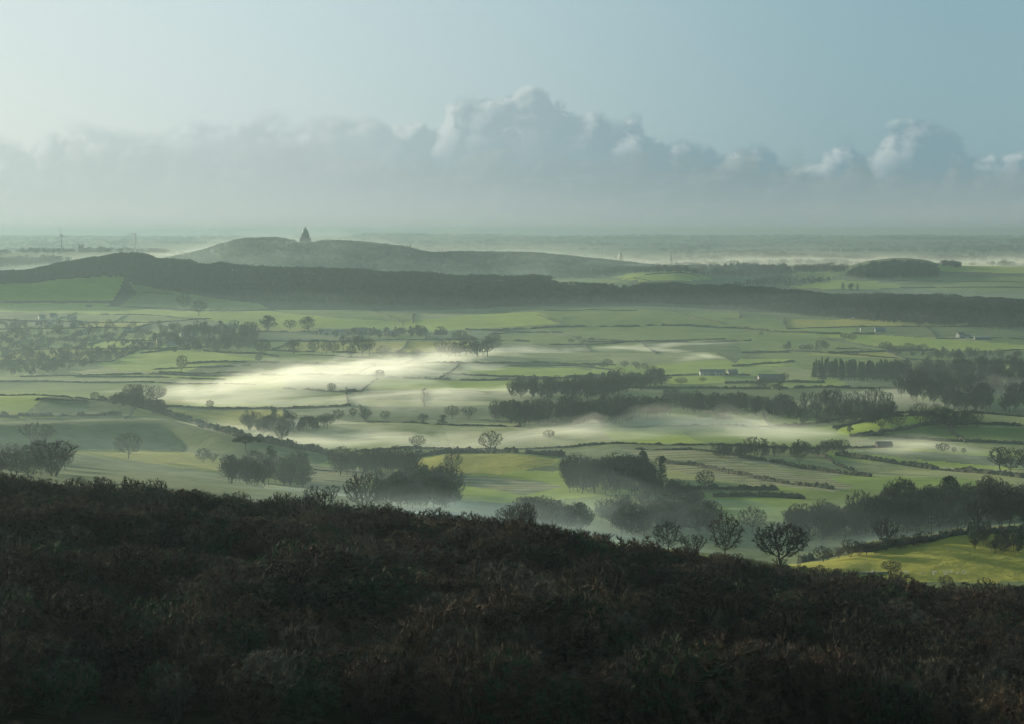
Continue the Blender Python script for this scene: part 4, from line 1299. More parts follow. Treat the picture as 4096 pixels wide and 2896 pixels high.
# ------------------------------------------------------------------ single trees
# kind, foot px, foot py, height px, width px, label
TREES = [
    ('round', 512, 1835, 108, 106, 'round bare tree standing alone on the lit grass shoulder at left'),
    ('great', 3122, 2262, 178, 208, 'broad dark leafless oak at the edge of the scrub, lower right'),
    ('round', 2904, 2236, 194, 130, 'tall bare tree with a hooked low branch left of the broad oak'),
    ('round', 2672, 2208, 130, 112, 'slender curved bare tree in the hollow, third left of the broad oak'),
    ('vase', 2772, 2240, 105, 100, 'thin feathery bare tree between the two tall hollow trees'),
    ('oak', 3565, 2293, 56, 80, 'small flat crowned thorn tree beside the grazing sheep'),
    ('vase', 3545, 2200, 135, 104, 'upright bare tree on the hedge above the sheep field'),
    ('pine', 985, 1930, 175, 112, 'umbrella pine with flat dark crown above the left clump'),
    ('open', 812, 1850, 62, 62, 'small crooked bare tree left of the umbrella pine'),
    ('open', 850, 1852, 44, 50, 'low spreading bare tree nearest left of the umbrella pine'),
    ('open', 1128, 1776, 76, 58, 'bare leaning tree on the shrubby hillside edge above the pine clump'),
    ('great', 1455, 2056, 170, 150, 'large bare tree on the brow left of the dark tree dome'),
    ('open', 1258, 2030, 92, 90, 'crooked bare tree rising from the scrub below the pale field'),
    ('open', 1326, 2020, 84, 62, 'thin crooked sapling tree beside the pale sunlit field'),
    ('round', 1962, 1806, 86, 90, 'lone bare tree in front of the mist at centre'),
    ('round', 1812, 1884, 78, 72, 'pale bare tree on the yellow green hump'),
    ('round', 728, 1488, 72, 44, 'dense round tree standing alone in the large lit pasture'),
    ('round', 3197, 1862, 108, 66, 'dark single tree on the diagonal hedge at right'),
    ('round', 2820, 1958, 82, 76, 'rounded bare tree at the lower edge of the frosted field'),
    ('oak', 3682, 1700, 96, 90, 'big spreading bare tree at the top of the vivid green slope'),
    ('open', 3556, 1664, 52, 38, 'small upright tree on the hedge above the vivid green slope'),
    ('round', 3590, 1716, 74, 68, 'round bare tree halfway down the vivid green slope'),
    ('open', 3526, 1722, 42, 30, 'thin sapling on the vivid green slope'),
    ('round', 3905, 1702, 64, 60, 'rounded dark tree beyond the clump at far right'),
    ('vase', 3025, 1822, 76, 90, 'broad pale bare tree rising from the hedge near the right mist'),
    ('bush', 2195, 1752, 36, 46, 'dark round bush poking out of the valley mist'),
    ('round', 665, 1172, 40, 30, 'small tree on the hedge below the ridge wood at left'),
    ('oak', 735, 1244, 78, 62, 'hazy bare tree left of two on the hillside pasture'),
    ('oak', 795, 1264, 68, 62, 'hazy bare tree right of two on the hillside pasture'),
    ('ever', 1070, 1318, 58, 78, 'dark wide pine above the village'),
    ('ever', 1232, 1322, 58, 62, 'dense dark tree just left of the farm barns'),
    ('round', 1160, 1320, 44, 50, 'greyish bare tree between the wide pine and the farm'),
    ('ever', 1175, 1415, 58, 62, 'dark rounded bush tree at the left end of the park trees'),
    ('round', 893, 1406, 58, 56, 'bare tree in the small green hollow above the lit pasture'),
    ('round', 1050, 1424, 72, 60, 'dark bare tree at the right end of the large lit pasture'),
    ('round', 1255, 1414, 58, 50, 'first park tree, round and bare, in the row left of centre'),
    ('round', 1306, 1417, 56, 44, 'second park tree, round and bare, in the row left of centre'),
    ('round', 1334, 1419, 58, 48, 'third park tree, its crown touching the second'),
    ('tall', 1374, 1401, 62, 34, 'slim tall park tree behind the gap in the row'),
    ('tall', 1410, 1405, 66, 40, 'tall park tree with dark crown left in the middle clump'),
    ('tall', 1432, 1404, 62, 36, 'tall park tree in the heart of the middle clump'),
    ('round', 1405, 1430, 52, 40, 'shorter bare tree standing in front of the middle clump'),
    ('tall', 1452, 1430, 78, 44, 'tall narrow tree right of the middle park clump'),
    ('tall', 1478, 1424, 74, 44, 'last tall tree of the middle park clump'),
    ('oak', 1535, 1436, 60, 62, 'broad tree fading into the mist right of the park clump'),
    ('oak', 1597, 1440, 44, 66, 'low broad tree touching the mist right of the park clump'),
    ('round', 2285, 1373, 20, 26, 'tiny round tree left of three below the long pasture'),
    ('round', 2338, 1374, 18, 20, 'tiny round tree middle of three below the long pasture'),
    ('round', 2366, 1372, 24, 28, 'tiny round tree right of three below the long pasture'),
    ('bush', 3043, 1340, 16, 22, 'lone bush in the sloping pasture at right'),
    ('oak', 3380, 1362, 32, 40, 'left of the two small trees in the lit pasture at far right'),
    ('oak', 3410, 1366, 34, 36, 'right of the two small trees in the lit pasture at far right'),
    ('round', 1942, 1090, 42, 34, 'bare tree breaking the skyline of the ridge wood near centre'),
    ('round', 2252, 1106, 24, 34, 'round tree on the ridge top hedge right of centre'),
    ('round', 2345, 1104, 18, 44, 'low wide tree farther along the ridge top hedge'),
    ('oak', 905, 1072, 34, 34, 'spreading bare tree on the skyline of the left ridge wood'),
    ('conifer', 2962, 1152, 28, 18, 'dark pointed conifer on the ridge skyline at right'),
    ('conifer', 3372, 1164, 34, 24, 'dark conifer left of three in front of the far green crest'),
    ('ever', 3404, 1166, 34, 28, 'bulky conifer middle of three in front of the far green crest'),
    ('conifer', 3430, 1164, 30, 18, 'slim conifer right of three in front of the far green crest'),
    ('round', 1352, 1682, 48, 50, 'ghostly pale tree left in the mist above the pale hump'),
    ('tall', 1412, 1676, 46, 30, 'ghostly narrow tree second in the mist above the pale hump'),
    ('round', 1462, 1680, 48, 48, 'ghostly round tree third in the mist above the pale hump'),
    ('round', 1542, 1682, 42, 40, 'ghostly tree right end in the mist above the pale hump'),
    ('oak', 1808, 1676, 60, 62, 'bare tree beside the bright gap below the mist at centre'),
    ('vase', 1875, 1676, 54, 60, 'leaning bare tree right of the bright gap below the mist'),
    ('ever', 1690, 1690, 38, 44, 'dark bush left of the bright gap below the mist'),
    ('ever', 1772, 1698, 40, 44, 'dark low bush at the near side of the bright gap'),
    ('round', 3770, 1808, 38, 56, 'spreading thorn in the pale field at far right'),
    ('round', 3816, 1812, 26, 20, 'left of two round saplings in the pale field at far right'),
    ('round', 3855, 1816, 26, 20, 'right of two round saplings in the pale field at far right'),
    ('ever', 3060, 1556, 42, 112, 'wide dark yew left of two by the far lane at right'),
    ('ever', 3117, 1562, 40, 50, 'round dark yew right of two by the far lane at right'),
    ('round', 3140, 1526, 38, 32, 'bare tree at the end of the dark barn'),
    ('oak', 2725, 1540, 34, 50, 'low spreading tree in the lit strip by the white cottages'),
    ('oak', 2812, 1530, 24, 28, 'small round tree in the lit strip by the white cottages'),
    ('vase', 2505, 1642, 68, 96, 'fan shaped bare tree in the middle of the central wood'),
    ('vase', 2612, 1660, 78, 104, 'broad bare tree at the right end of the central wood'),
    ('ever', 2870, 1680, 36, 130, 'dark rounded thicket above the right bank of mist'),
    ('ever', 3400, 1730, 34, 26, 'dark bush at the tip of the vivid green slope'),
    ('ever', 3350, 1722, 22, 20, 'small dark bush on the hedge end left of the vivid green slope'),
    ('conifer', 1615, 2330, 150, 90, 'dark pointed yew in the scrub right of the holly'),
    ('holly', 1535, 2345, 170, 150, 'yellow green holly tree in the middle of the dark scrub'),
    ('holly', 1420, 2300, 110, 90, 'small yellow green holly at the left of the larger one'),
    ('conifer', 1130, 2360, 110, 80, 'dark spruce top in the near scrub left of the hollies'),
    ('conifer', 1200, 2370, 100, 62, 'narrow dark spruce right beside another in the near scrub'),
    ('ever', 2015, 2235, 75, 70, 'dark evergreen bush in the scrub below the stone wall'),
    ('holly', 1870, 2330, 125, 120, 'green leaved holly right of the yew in the scrub'),
    ('ever', 2500, 2300, 80, 130, 'black spreading pine in the scrub below the lit grass strip'),
    ('larch', 2398, 2470, 190, 130, 'bare larch with level branches in the near scrub at centre'),
    ('larch', 2705, 2560, 160, 130, 'second bare larch lower down in the near scrub'),
    ('open', 2325, 2190, 78, 70, 'bushy bare tree on the brow against the lit grass strip'),
    ('vase', 2745, 2275, 90, 80, 'spiky bare tree at the scrub edge below the tall hollow trees'),
    ('vase', 215, 1905, 150, 170, 'big feathery bare tree at the left edge of the picture'),
    ('vase', 150, 1800, 110, 130, 'bare tree crown high at the left edge beside the frosted hillside'),
    ('ever', 1080, 1912, 128, 70, 'dark ivy clad tree right of the umbrella pine'),
    ('ever', 1160, 1940, 118, 100, 'dark rounded ivy tree at the right of the pine clump'),
    ('ever', 1462, 1890, 98, 70, 'dense dark tree in the middle of the shelter clump below the mist'),
    ('oak', 1365, 1880, 100, 108, 'broad bare tree at the left of the shelter clump below the mist'),
    ('oak', 1655, 1960, 125, 120, 'bare tree standing above the dark tree dome'),
    ('round', 1768, 1965, 118, 100, 'bare tree on the right shoulder of the dark tree dome'),
    ('tall', 2728, 2070, 130, 82, 'tall bare tree rising over the right lower clump'),
    ('ever', 2826, 2092, 90, 90, 'ivy covered round tree beside the small sunlit field'),
    ('oak', 3010, 2130, 110, 110, 'round bare tree behind the broad oak'),
    ('round', 3210, 2195, 105, 90, 'thin misted tree right behind the broad oak'),
    ('round', 3290, 2175, 120, 80, 'slender misted tree below the lower right wood'),
]
for (kd, qx, qy, hp, wp, lb) in TREES:
    x, y, z = at(qx, qy)
    k = y / FPX
    nm = {'ever': 'evergreen_tree', 'holly': 'holly_tree', 'conifer': 'conifer', 'larch': 'larch', 'pine': 'pine_tree', 'bush': 'thorn_bush'}.get(kd, 'bare_tree')
    plant_tree(nm, kd, (x, y, z - 0.15), hp * k * 1.02, wp * k, lb, 'bush' if kd == 'bush' else 'tree')


def grove(name, kinds, poly, n, hp, wr, label, group, seed, ymin=200.0, gap=0.25):
    """separate trees with their feet in a polygon of photo pixels"""
    r = np.random.default_rng(seed)
    random.seed(seed)
    xs, ys = [p[0] for p in poly], [p[1] for p in poly]
    got, tries = [], 0
    while len(got) < n and tries < 4000:
        tries += 1
        qx, qy = r.uniform(min(xs), max(xs)), r.uniform(min(ys), max(ys))
        if not in_poly(np.array([qx]), np.array([qy]), poly)[0]:
            continue
        h_ = r.uniform(*hp)
        if any(abs(qx - g[0]) < h_ * gap and abs(qy - g[1]) < 14 for g in got):
            continue
        got.append((qx, qy, h_))
    got.sort()
    for i, (qx, qy, h_) in enumerate(got):
        x, y, z = at(qx, qy, ymin)
        k = y / FPX
        plant_tree(name, kinds[r.integers(len(kinds))], (x, y, z - 0.15), h_ * k, h_ * k * r.uniform(*wr), f'{label}, {ordinal(i)} from the left', 'tree', group)


grove('bare_tree', ['tall', 'tall', 'round', 'vase'], [(3440, 2110), (3560, 2075), (3957, 2070), (4250, 2080), (4250, 2110), (3800, 2120), (3500, 2150), (3400, 2150)], 26, (135, 175), (0.40, 0.62), 'tall leafless tree of the misty wood at lower right', 'trees of the lower right wood', 101)
grove('bare_tree', ['oak', 'round', 'vase'], [(3130, 2120), (3260, 2080), (3440, 2100), (3450, 2160), (3300, 2170)], 7, (80, 120), (0.8, 1.1), 'rounded bare tree flanking the lower right wood', 'flank of the lower right wood', 102)
grove('bare_tree', ['oak', 'oak', 'round'], [(2040, 2095), (2330, 2085), (2350, 2130), (2050, 2130)], 5, (110, 140), (0.9, 1.2), 'broad bare tree in the left lower middle clump', 'left lower middle clump', 103)
grove('bare_tree', ['oak', 'round', 'ever'], [(2400, 2080), (2860, 2090), (2860, 2140), (2420, 2140)], 7, (100, 140), (0.8, 1.15), 'broad tree in the right lower middle clump', 'right lower middle clump', 104)
grove('bare_tree', ['tall', 'round', 'vase'], [(2250, 1930), (2560, 1905), (2640, 1940), (2580, 1985), (2300, 1975)], 9, (95, 140), (0.55, 0.8), 'leafless tree of the hazy tall clump', 'hazy centre clump', 105)
grove('bare_tree', ['round', 'bush', 'vase'], [(2560, 1950), (2760, 1985), (2800, 2040), (2560, 2030)], 4, (55, 85), (0.8, 1.1), 'low bare tree on the right skirt of the hazy clump', 'skirt of the hazy centre clump', 106)
grove('bare_tree', ['oak', 'ever', 'round'], [(1490, 1985), (1800, 1975), (1820, 2035), (1500, 2040)], 7, (100, 150), (0.75, 1.0), 'tree in the dark dome shaped clump behind the brow', 'dark dome of trees', 107)
grove('bare_tree', ['tall', 'tall', 'vase'], [(1500, 1880), (1640, 1875), (1640, 1895), (1500, 1900)], 11, (70, 105), (0.45, 0.7), 'slim bare tree in the shelter clump', 'shelter clump below the mist', 108)
grove('bare_tree', ['tall', 'vase', 'tall'], [(910, 1905), (1060, 1905), (1060, 1945), (920, 1945)], 6, (95, 125), (0.45, 0.7), 'many stemmed bare tree under the umbrella pine', 'clump round the umbrella pine', 109)
grove('bare_tree', ['round', 'ever', 'oak'], [(1090, 1925), (1220, 1915), (1230, 1950), (1120, 1960)], 3, (70, 95), (0.8, 1.0), 'rounded tree at the right skirt of the pine clump', 'right skirt of the pine clump', 110)
grove('bare_tree', ['round', 'oak', 'vase'], [(1960, 1690), (2200, 1700), (2560, 1690), (2740, 1670), (2600, 1655), (2300, 1660), (2000, 1665)], 11, (62, 95), (0.75, 1.1), 'dark leafless tree of the central wood', 'central wood', 111)
grove('bare_tree', ['round', 'oak', 'vase'], [(2060, 1590), (2400, 1600), (2560, 1560), (2660, 1540), (2620, 1520), (2300, 1560), (2080, 1565)], 10, (48, 82), (0.75, 1.1), 'hazy bare tree in the wood above the central wood', 'hazy wood above the central wood', 112)
grove('bare_tree', ['tall', 'tall', 'round'], [(3200, 1640), (3560, 1635), (3560, 1650), (3200, 1660)], 17, (78, 100), (0.32, 0.5), 'tall straight tree in the bare row below the conifers', 'bare row below the conifers', 113)
grove('bare_tree', ['round', 'tall', 'oak'], [(2690, 1620), (3180, 1640), (3180, 1675), (2720, 1650)], 9, (50, 80), (0.6, 0.95), 'hazy tree between the central wood and the bare row', 'hazy trees left of the bare row', 114)
grove('conifer', ['conifer'], [(3240, 1522), (3330, 1526), (3600, 1530), (3600, 1512), (3400, 1505), (3250, 1512)], 34, (58, 82), (0.30, 0.42), 'dark conifer of the plantation at right', 'conifer plantation', 115)
grove('bare_tree', ['tall', 'round'], [(1762, 1428), (1960, 1420), (1960, 1432), (1762, 1436)], 9, (60, 78), (0.6, 0.85), 'tall bare tree in the row above the mist', 'row above the mist', 116)
grove('bare_tree', ['round', 'ever', 'oak'], [(1830, 1370), (2000, 1375), (1990, 1410), (1850, 1395)], 8, (40, 62), (0.8, 1.1), 'dark rounded tree behind the row above the mist', 'dark trees behind the mist row', 117)
grove('bare_tree', ['oak', 'round'], [(3185, 1094), (3380, 1090), (3380, 1096), (3185, 1100)], 15, (38, 50), (0.7, 1.0), 'far tree with its trunk showing behind the ridge', 'trunked far row', 118, 4800)
grove('bare_tree', ['round', 'ever', 'oak'], [(620, 1330), (1000, 1330), (1000, 1400), (720, 1400)], 7, (38, 60), (0.8, 1.1), 'dusky rounded tree between the village and the park', 'trees right of the village', 119)
grove('bare_tree', ['round', 'bush', 'ever'], [(138, 1300), (560, 1300), (600, 1400), (138, 1400)], 9, (22, 36), (0.9, 1.2), 'small dark garden tree among the village houses', 'village garden trees', 120)
grove('bare_tree', ['round', 'ever', 'oak'], [(1470, 1345), (1760, 1330), (1780, 1345), (1480, 1352)], 6, (26, 42), (0.9, 1.2), 'dark tree sheltering the farm buildings', 'trees at the farm', 121)
grove('bare_tree', ['round', 'bush', 'vase'], [(520, 1600), (640, 1630), (620, 1640), (480, 1625)], 6, (40, 58), (0.9, 1.1), 'reddish bare tree on the left valley edge', 'reddish trees at the left valley edge', 122)
grove('bare_tree', ['round', 'oak', 'bush'], [(500, 1600), (640, 1610), (600, 1618), (520, 1612)], 3, (70, 85), (0.9, 1.1), 'grey rounded tree in the haze left of the mist', 'grey trees left of the mist', 123)
grove('bare_tree', ['round', 'bush', 'oak'], [(970, 1700), (1150, 1700), (1330, 1700), (1300, 1720), (1000, 1740)], 6, (42, 66), (0.9, 1.2), 'misted grey tree left of the pale hump', 'misted hollow trees', 124)
grove('bare_tree', ['round', 'ever', 'oak', 'bush'], [(3720, 1700), (3870, 1700), (3870, 1712), (3720, 1712)], 7, (58, 84), (0.8, 1.1), 'dark tree right of the big spreading tree', 'clump on the right hill', 125)
grove('bare_tree', ['round', 'bush', 'oak'], [(3520, 1400), (3740, 1412), (3760, 1420), (3540, 1408)], 6, (26, 44), (0.9, 1.2), 'hazy hedgerow tree at far right above the plantation', 'hedgerow trees at far right', 126)
grove('bare_tree', ['round', 'bush', 'conifer'], [(3130, 1398), (3320, 1396), (3320, 1404), (3130, 1406)], 8, (22, 42), (0.7, 1.1), 'small hedgerow tree in the right hand fields', 'middle right hedgerow trees', 127)
grove('bare_tree', ['round', 'oak'], [(2340, 1462), (2580, 1470), (2580, 1482), (2350, 1476)], 8, (22, 40), (0.9, 1.2), 'low bare tree beside the lens shaped field', 'hedge trees by the lens field', 128)
grove('bare_tree', ['bush', 'round', 'vase'], [(2820, 1820), (3350, 1800), (3380, 1815), (2950, 1830)], 7, (34, 62), (0.8, 1.2), 'bushy tree in the mist edge hedge at right', 'mist edge hedge at right', 129)
grove('bare_tree', ['vase', 'bush', 'open'], [(3260, 2245), (3480, 2215), (3700, 2172), (3700, 2178), (3490, 2222), (3270, 2252)], 12, (42, 74), (0.8, 1.1), 'thorn tree on the hedge above the sheep', 'thorns above the sheep', 130)
grove('bare_tree', ['bush', 'ever'], [(3870, 2150), (4200, 2150), (4200, 2200), (3900, 2215)], 5, (55, 80), (0.9, 1.3), 'dark thorn bush at the right edge above the sheep bank', 'thorns at the right edge', 131)
grove('bare_tree', ['round', 'oak', 'tall'], [(4040, 1870), (4250, 1870), (4250, 1900), (3960, 1900)], 5, (90, 120), (0.7, 0.9), 'misty tree at the right edge beside the frosted field', 'misty trees at the right edge', 132)
grove('bare_tree', ['vase', 'open', 'vase', 'round'], [(100, 2010), (700, 2050), (1300, 2098), (1560, 2085), (1560, 2095), (1300, 2112), (700, 2066), (100, 2026)], 13, (62, 105), (0.6, 0.95), 'feathery bare tree on the upper edge of the left scrub', 'edge trees of the left scrub', 141)
grove('bare_tree', ['vase', 'open', 'round'], [(1900, 2110), (2600, 2235), (3300, 2310), (3800, 2350), (3800, 2365), (3300, 2325), (2600, 2250), (1900, 2130)], 12, (50, 90), (0.6, 0.95), 'feathery bare tree on the upper edge of the right scrub', 'edge trees of the right scrub', 142)
grove('bare_tree', ['vase', 'bush', 'round'], [(-100, 1860), (240, 1870), (260, 1900), (-100, 1900)], 5, (70, 110), (0.8, 1.2), 'shaggy bare tree at the left edge above the brown scrub', 'shaggy trees at the left edge', 133)

# ------------------------------------------------------------------ hedges and walls
def hedge(pts, hgt, wid, label, name='hedge', mat='hedge', cat='hedge', group=None, dens=1.0, ymin=200.0, rough=1.0, seed=0, world_xy=False):
    r = np.random.default_rng(1000 + seed)
    W = [np.array((a_, b_, 0.0)) for a_, b_ in pts] if world_xy else [np.array(at(px_, py_, ymin)) for px_, py_ in pts]
    line = []
    for a, b in zip(W[:-1], W[1:]):
        L = np.linalg.norm((b - a)[:2])
        n_ = max(2, int(L / max(1.6, a[1] / 900)))
        for k in range(n_):
            line.append(a[:2] + (b - a)[:2] * k / n_)
    line.append(W[-1][:2])
    line = np.array(line)
    for _ in range(6):
        if len(line) > 4:
            line[1:-1] = (line[:-2] + 2 * line[1:-1] + line[2:]) / 4
    line += np.stack([fbm(line[:, 0] / 30, line[:, 1] / 30, 2, 3), fbm(line[:, 0] / 30, line[:, 1] / 30, 2, 4)], 1) * 1.5
    zz = gz_arr(line[:, 0], line[:, 1])
    t = np.gradient(line, axis=0)
    t /= np.linalg.norm(t, axis=1)[:, None] + 1e-9
    nrm = np.stack([-t[:, 1], t[:, 0]], 1)
    mid = line.mean(0)
    z0 = float(zz.mean())
    hv = hgt * (1 + 0.45 * rough * fbm(np.arange(len(line)) * 0.21, np.zeros(len(line)) + seed * 7.7, 3, 8))
    gap = fbm(np.arange(len(line)) * 0.13, np.zeros(len(line)) + seed * 3.3, 2, 18)
    if rough > 0.3:
        hv = hv * np.clip((gap + 0.42) / 0.14, 0.12, 1)
    mb = MB()
    rings = []
    for k in range(len(line)):
        p, q, h_ = line[k] - mid, nrm[k], hv[k]
        row = []
        for (s, u) in ((-0.5, -0.1), (-0.55, 0.5), (-0.25, 0.86), (0.25, 0.86), (0.55, 0.5), (0.5, -0.1)):
            j = 1 + 0.22 * rough * r.normal()
            row.append((p[0] + q[0] * wid * s * j, p[1] + q[1] * wid * s * j, zz[k] - z0 + h_ * u * (j if u > 0 else 1)))
        rings.append(row)
    v, f = [], []
    for row in rings:
        v += row
    for k in range(len(rings) - 1):
        for s in range(5):
            a = k * 6 + s
            f.append((a, a + 1, a + 7, a + 6))
    f += [(5, 4, 3, 2, 1, 0), tuple((len(rings) - 1) * 6 + s for s in range(6))]
    mb.v, mb.f = v, f
    if rough > 0.3:
        seg = np.linalg.norm(np.diff(line, axis=0), axis=1).mean()
        per = max(3, int(7 * seg * dens / max(1.0, hgt * 0.4)))
        sz = max(0.28, hgt * 0.22)
        for k in range(len(line)):
            for _ in range(min(per, 9)):
                s, u = r.uniform(-0.6, 0.6), r.uniform(0.25, 1.0)
                c_ = np.array([line[k][0] - mid[0] + nrm[k][0] * wid * s + t[k][0] * r.normal() * seg * 0.5, line[k][1] - mid[1] + nrm[k][1] * wid * s + t[k][1] * r.normal() * seg * 0.5, zz[k] - z0 + hv[k] * u])
                d = r.normal(0, 0.7, 3) + [0, 0, 0.8]
                d /= np.linalg.norm(d)
                b_ = np.cross(d, r.normal(0, 1, 3))
                b_ /= np.linalg.norm(b_) + 1e-9
                mb.poly([c_ - b_ * sz * 0.35, c_ + b_ * sz * 0.35, c_ + d * sz * r.uniform(0.8, 2.0)], [(0, 1, 2)])
    o = add(name, mb.mesh(name, M[mat]), loc=(mid[0], mid[1], z0))
    return tag(o, label, cat, group or ('field hedges' if name == 'hedge' else None))


HEDGES = [
    ([(-100, 1208), (138, 1207), (300, 1206), (455, 1208)], 2.6, 2.4, 'hedge along the lower edge of the bright hillside field at far left'),
    ([(455, 1208), (478, 1165), (500, 1110)], 3.5, 4.0, 'hedge climbing the right side of the bright hillside field at far left'),
    ([(425, 1226), (600, 1235), (730, 1241), (980, 1243), (1100, 1242)], 3.0, 3.0, 'long hedge under the two hazy hillside trees'),
    ([(500, 1170), (600, 1172), (700, 1178)], 2.5, 2.4, 'short dark hedge in front of the small tree under the ridge wood'),
    ([(400, 1258), (600, 1262), (820, 1279)], 3.2, 3.0, 'hedge between the yellow green pasture and the village'),
    ([(1030, 1240), (1300, 1238), (1480, 1240), (1700, 1237), (1960, 1232)], 2.4, 2.6, 'faint hedge along the foot of the ridge wood'),
    ([(1480, 1242), (1540, 1262), (1600, 1288)], 2.4, 2.4, 'hedge running down slope above the farm'),
    ([(2150, 1246), (2350, 1240), (2550, 1242)], 2.4, 2.4, 'hedge curving over the domed pasture'),
    ([(2150, 1260), (2190, 1275), (2250, 1296)], 3.0, 2.8, 'dark diagonal hedge left of the domed pasture'),
    ([(1940, 1320), (2200, 1310), (2600, 1302), (2960, 1314), (3290, 1336), (3500, 1337)], 4.5, 7.0, 'thick dark hedge crossing the middle fields above the long pasture'),
    ([(2680, 1246), (2800, 1276), (2900, 1298)], 2.6, 2.6, 'hedge down the right side of the domed pasture'),
    ([(1960, 1337), (2180, 1327), (2300, 1350), (2500, 1366)], 2.0, 2.0, 'thin hedge bending across the long pasture'),
    ([(2200, 1380), (2400, 1378), (2700, 1364), (2900, 1357)], 2.6, 2.6, 'hedge along the lower edge of the long pasture above the mist'),
    ([(3280, 1352), (3450, 1382), (3600, 1402)], 2.8, 2.8, 'hedge slanting past the two small trees at far right'),
    ([(3140, 1404), (3300, 1412), (3500, 1427), (3700, 1442), (3860, 1452)], 3.0, 3.0, 'gappy hedge above the conifer plantation'),
    ([(3330, 1397), (3420, 1396), (3520, 1404)], 3.0, 3.2, 'short clipped hedge at the middle of the right hand fields'),
    ([(2940, 1412), (3050, 1409), (3160, 1410)], 3.4, 3.4, 'low hedge at the right end of the upper mist'),
    ([(2930, 1466), (3060, 1456), (3180, 1447)], 3.6, 4.0, 'hedge below the small yellow field'),
    ([(2010, 1466), (2200, 1463), (2300, 1464), (2450, 1480)], 2.8, 2.8, 'hedge along the upper edge of the lens shaped field'),
    ([(1770, 1497), (2000, 1507), (2260, 1514), (2420, 1501)], 3.4, 3.4, 'dark hedge along the lower edge of the lens shaped field'),
    ([(2620, 1504), (2800, 1500), (2900, 1499), (3000, 1502)], 3.0, 3.0, 'dark hedge in front of the white cottages'),
    ([(2900, 1534), (3100, 1530), (3300, 1532)], 4.0, 5.0, 'thick lane hedge in front of the dark barn'),
    ([(-100, 1526), (138, 1527), (500, 1531), (900, 1537), (1020, 1541)], 2.6, 2.6, 'lower of the two long straight hedges at left'),
    ([(300, 1508), (500, 1509), (700, 1512), (900, 1520)], 2.6, 2.6, 'upper of the two long straight hedges at left'),
    ([(560, 1414), (700, 1400), (830, 1388)], 3.0, 3.0, 'hedge along the top of the large lit pasture'),
    ([(815, 1404), (950, 1415), (1110, 1428)], 4.0, 6.0, 'dark hedge bank right of the bare tree in the green hollow'),
    ([(640, 1492), (750, 1496), (900, 1492), (1010, 1490)], 3.4, 3.6, 'scrubby hedge at the foot of the lone round tree'),
    ([(600, 1480), (700, 1474), (850, 1470), (1000, 1462)], 2.4, 2.4, 'thin hedge in the lower part of the large lit pasture'),
    ([(1200, 1418), (1330, 1424), (1440, 1432), (1560, 1440)], 2.2, 2.4, 'low dark bank under the park trees'),
    ([(-100, 1662), (138, 1666), (230, 1664), (380, 1664), (480, 1660)], 4.6, 5.0, 'bushy hedge along the top of the frosted hillside'),
    ([(400, 1600), (470, 1606), (560, 1630), (680, 1664), (800, 1702), (950, 1747), (1080, 1774), (1220, 1800), (1330, 1826)], 7.5, 11.0, 'tall shrubby hedge falling along the back of the frosted hillside'),
    ([(138, 1602), (250, 1602), (340, 1606), (470, 1616)], 3.2, 3.6, 'shrubby hedge on the second brow at far left'),
    ([(1236, 1878), (1350, 1886), (1486, 1896)], 1.0, 0.8, 'thin dark field wall across the pale sunlit field'),
    ([(1610, 1836), (1700, 1824), (1760, 1818), (1900, 1810), (2060, 1814), (2260, 1826)], 6.0, 6.5, 'tall hedge along the top of the yellow green hump'),
    ([(2540, 1798), (2760, 1800), (2900, 1816), (3060, 1842)], 2.6, 2.8, 'hedge along the top of the wide striped field'),
    ([(2960, 1832), (3110, 1852), (3300, 1886), (3480, 1908)], 4.0, 5.0, 'strong dark diagonal hedge under the single tree at right'),
    ([(3350, 1822), (3500, 1842), (3700, 1872), (4096, 1912)], 5.0, 7.0, 'thick shrubby hedge sloping down to the right edge'),
    ([(2640, 1850), (2790, 1866), (3000, 1910), (3180, 1940), (3330, 1958)], 3.6, 4.0, 'hedge between the two frosted striped fields'),
    ([(2850, 1987), (2980, 1985), (3100, 1988), (3220, 1996)], 4.5, 5.0, 'shaggy hedge along the top of the small sunlit field'),
    ([(3330, 1714), (3450, 1690), (3560, 1668), (3660, 1662), (3740, 1664)], 4.0, 4.5, 'dark hedge along the crest of the vivid green slope'),
    ([(3400, 1748), (3480, 1738), (3560, 1726), (3680, 1702), (3760, 1694), (4096, 1704)], 4.0, 5.0, 'dark hedge at the foot of the vivid green slope'),
    ([(3420, 1748), (3600, 1750), (3800, 1766), (4096, 1778)], 3.4, 4.0, 'straight dark hedge below the green pasture with saplings'),
    ([(3200, 2254), (3330, 2228), (3480, 2208), (3560, 2186), (3730, 2164), (3830, 2138), (4096, 2128)], 4.6, 7.0, 'heavy dark hedge along the top of the sheep bank'),
    ([(3400, 2296), (3490, 2294), (3560, 2294)], 0.9, 1.0, 'low wall fragment behind the leftmost sheep'),
    ([(3750, 1086), (3860, 1092), (4096, 1100)], 3.0, 6.0, 'far hedge below the green slope at the right edge'),
    ([(3560, 1122), (3760, 1126), (4096, 1130)], 3.0, 6.0, 'far hedge across the fields at the right edge'),
    ([(3600, 1152), (3760, 1150), (4096, 1152)], 3.5, 8.0, 'lowest of the far hedges at the right edge'),
    ([(2180, 1108), (2320, 1106), (2500, 1112), (2600, 1124)], 3.0, 3.5, 'hedge along the skyline of the ridge right of centre'),
    ([(2580, 1100), (2680, 1094), (2800, 1104)], 3.0, 5.0, 'dark hedge over the round green hill behind the ridge'),
]
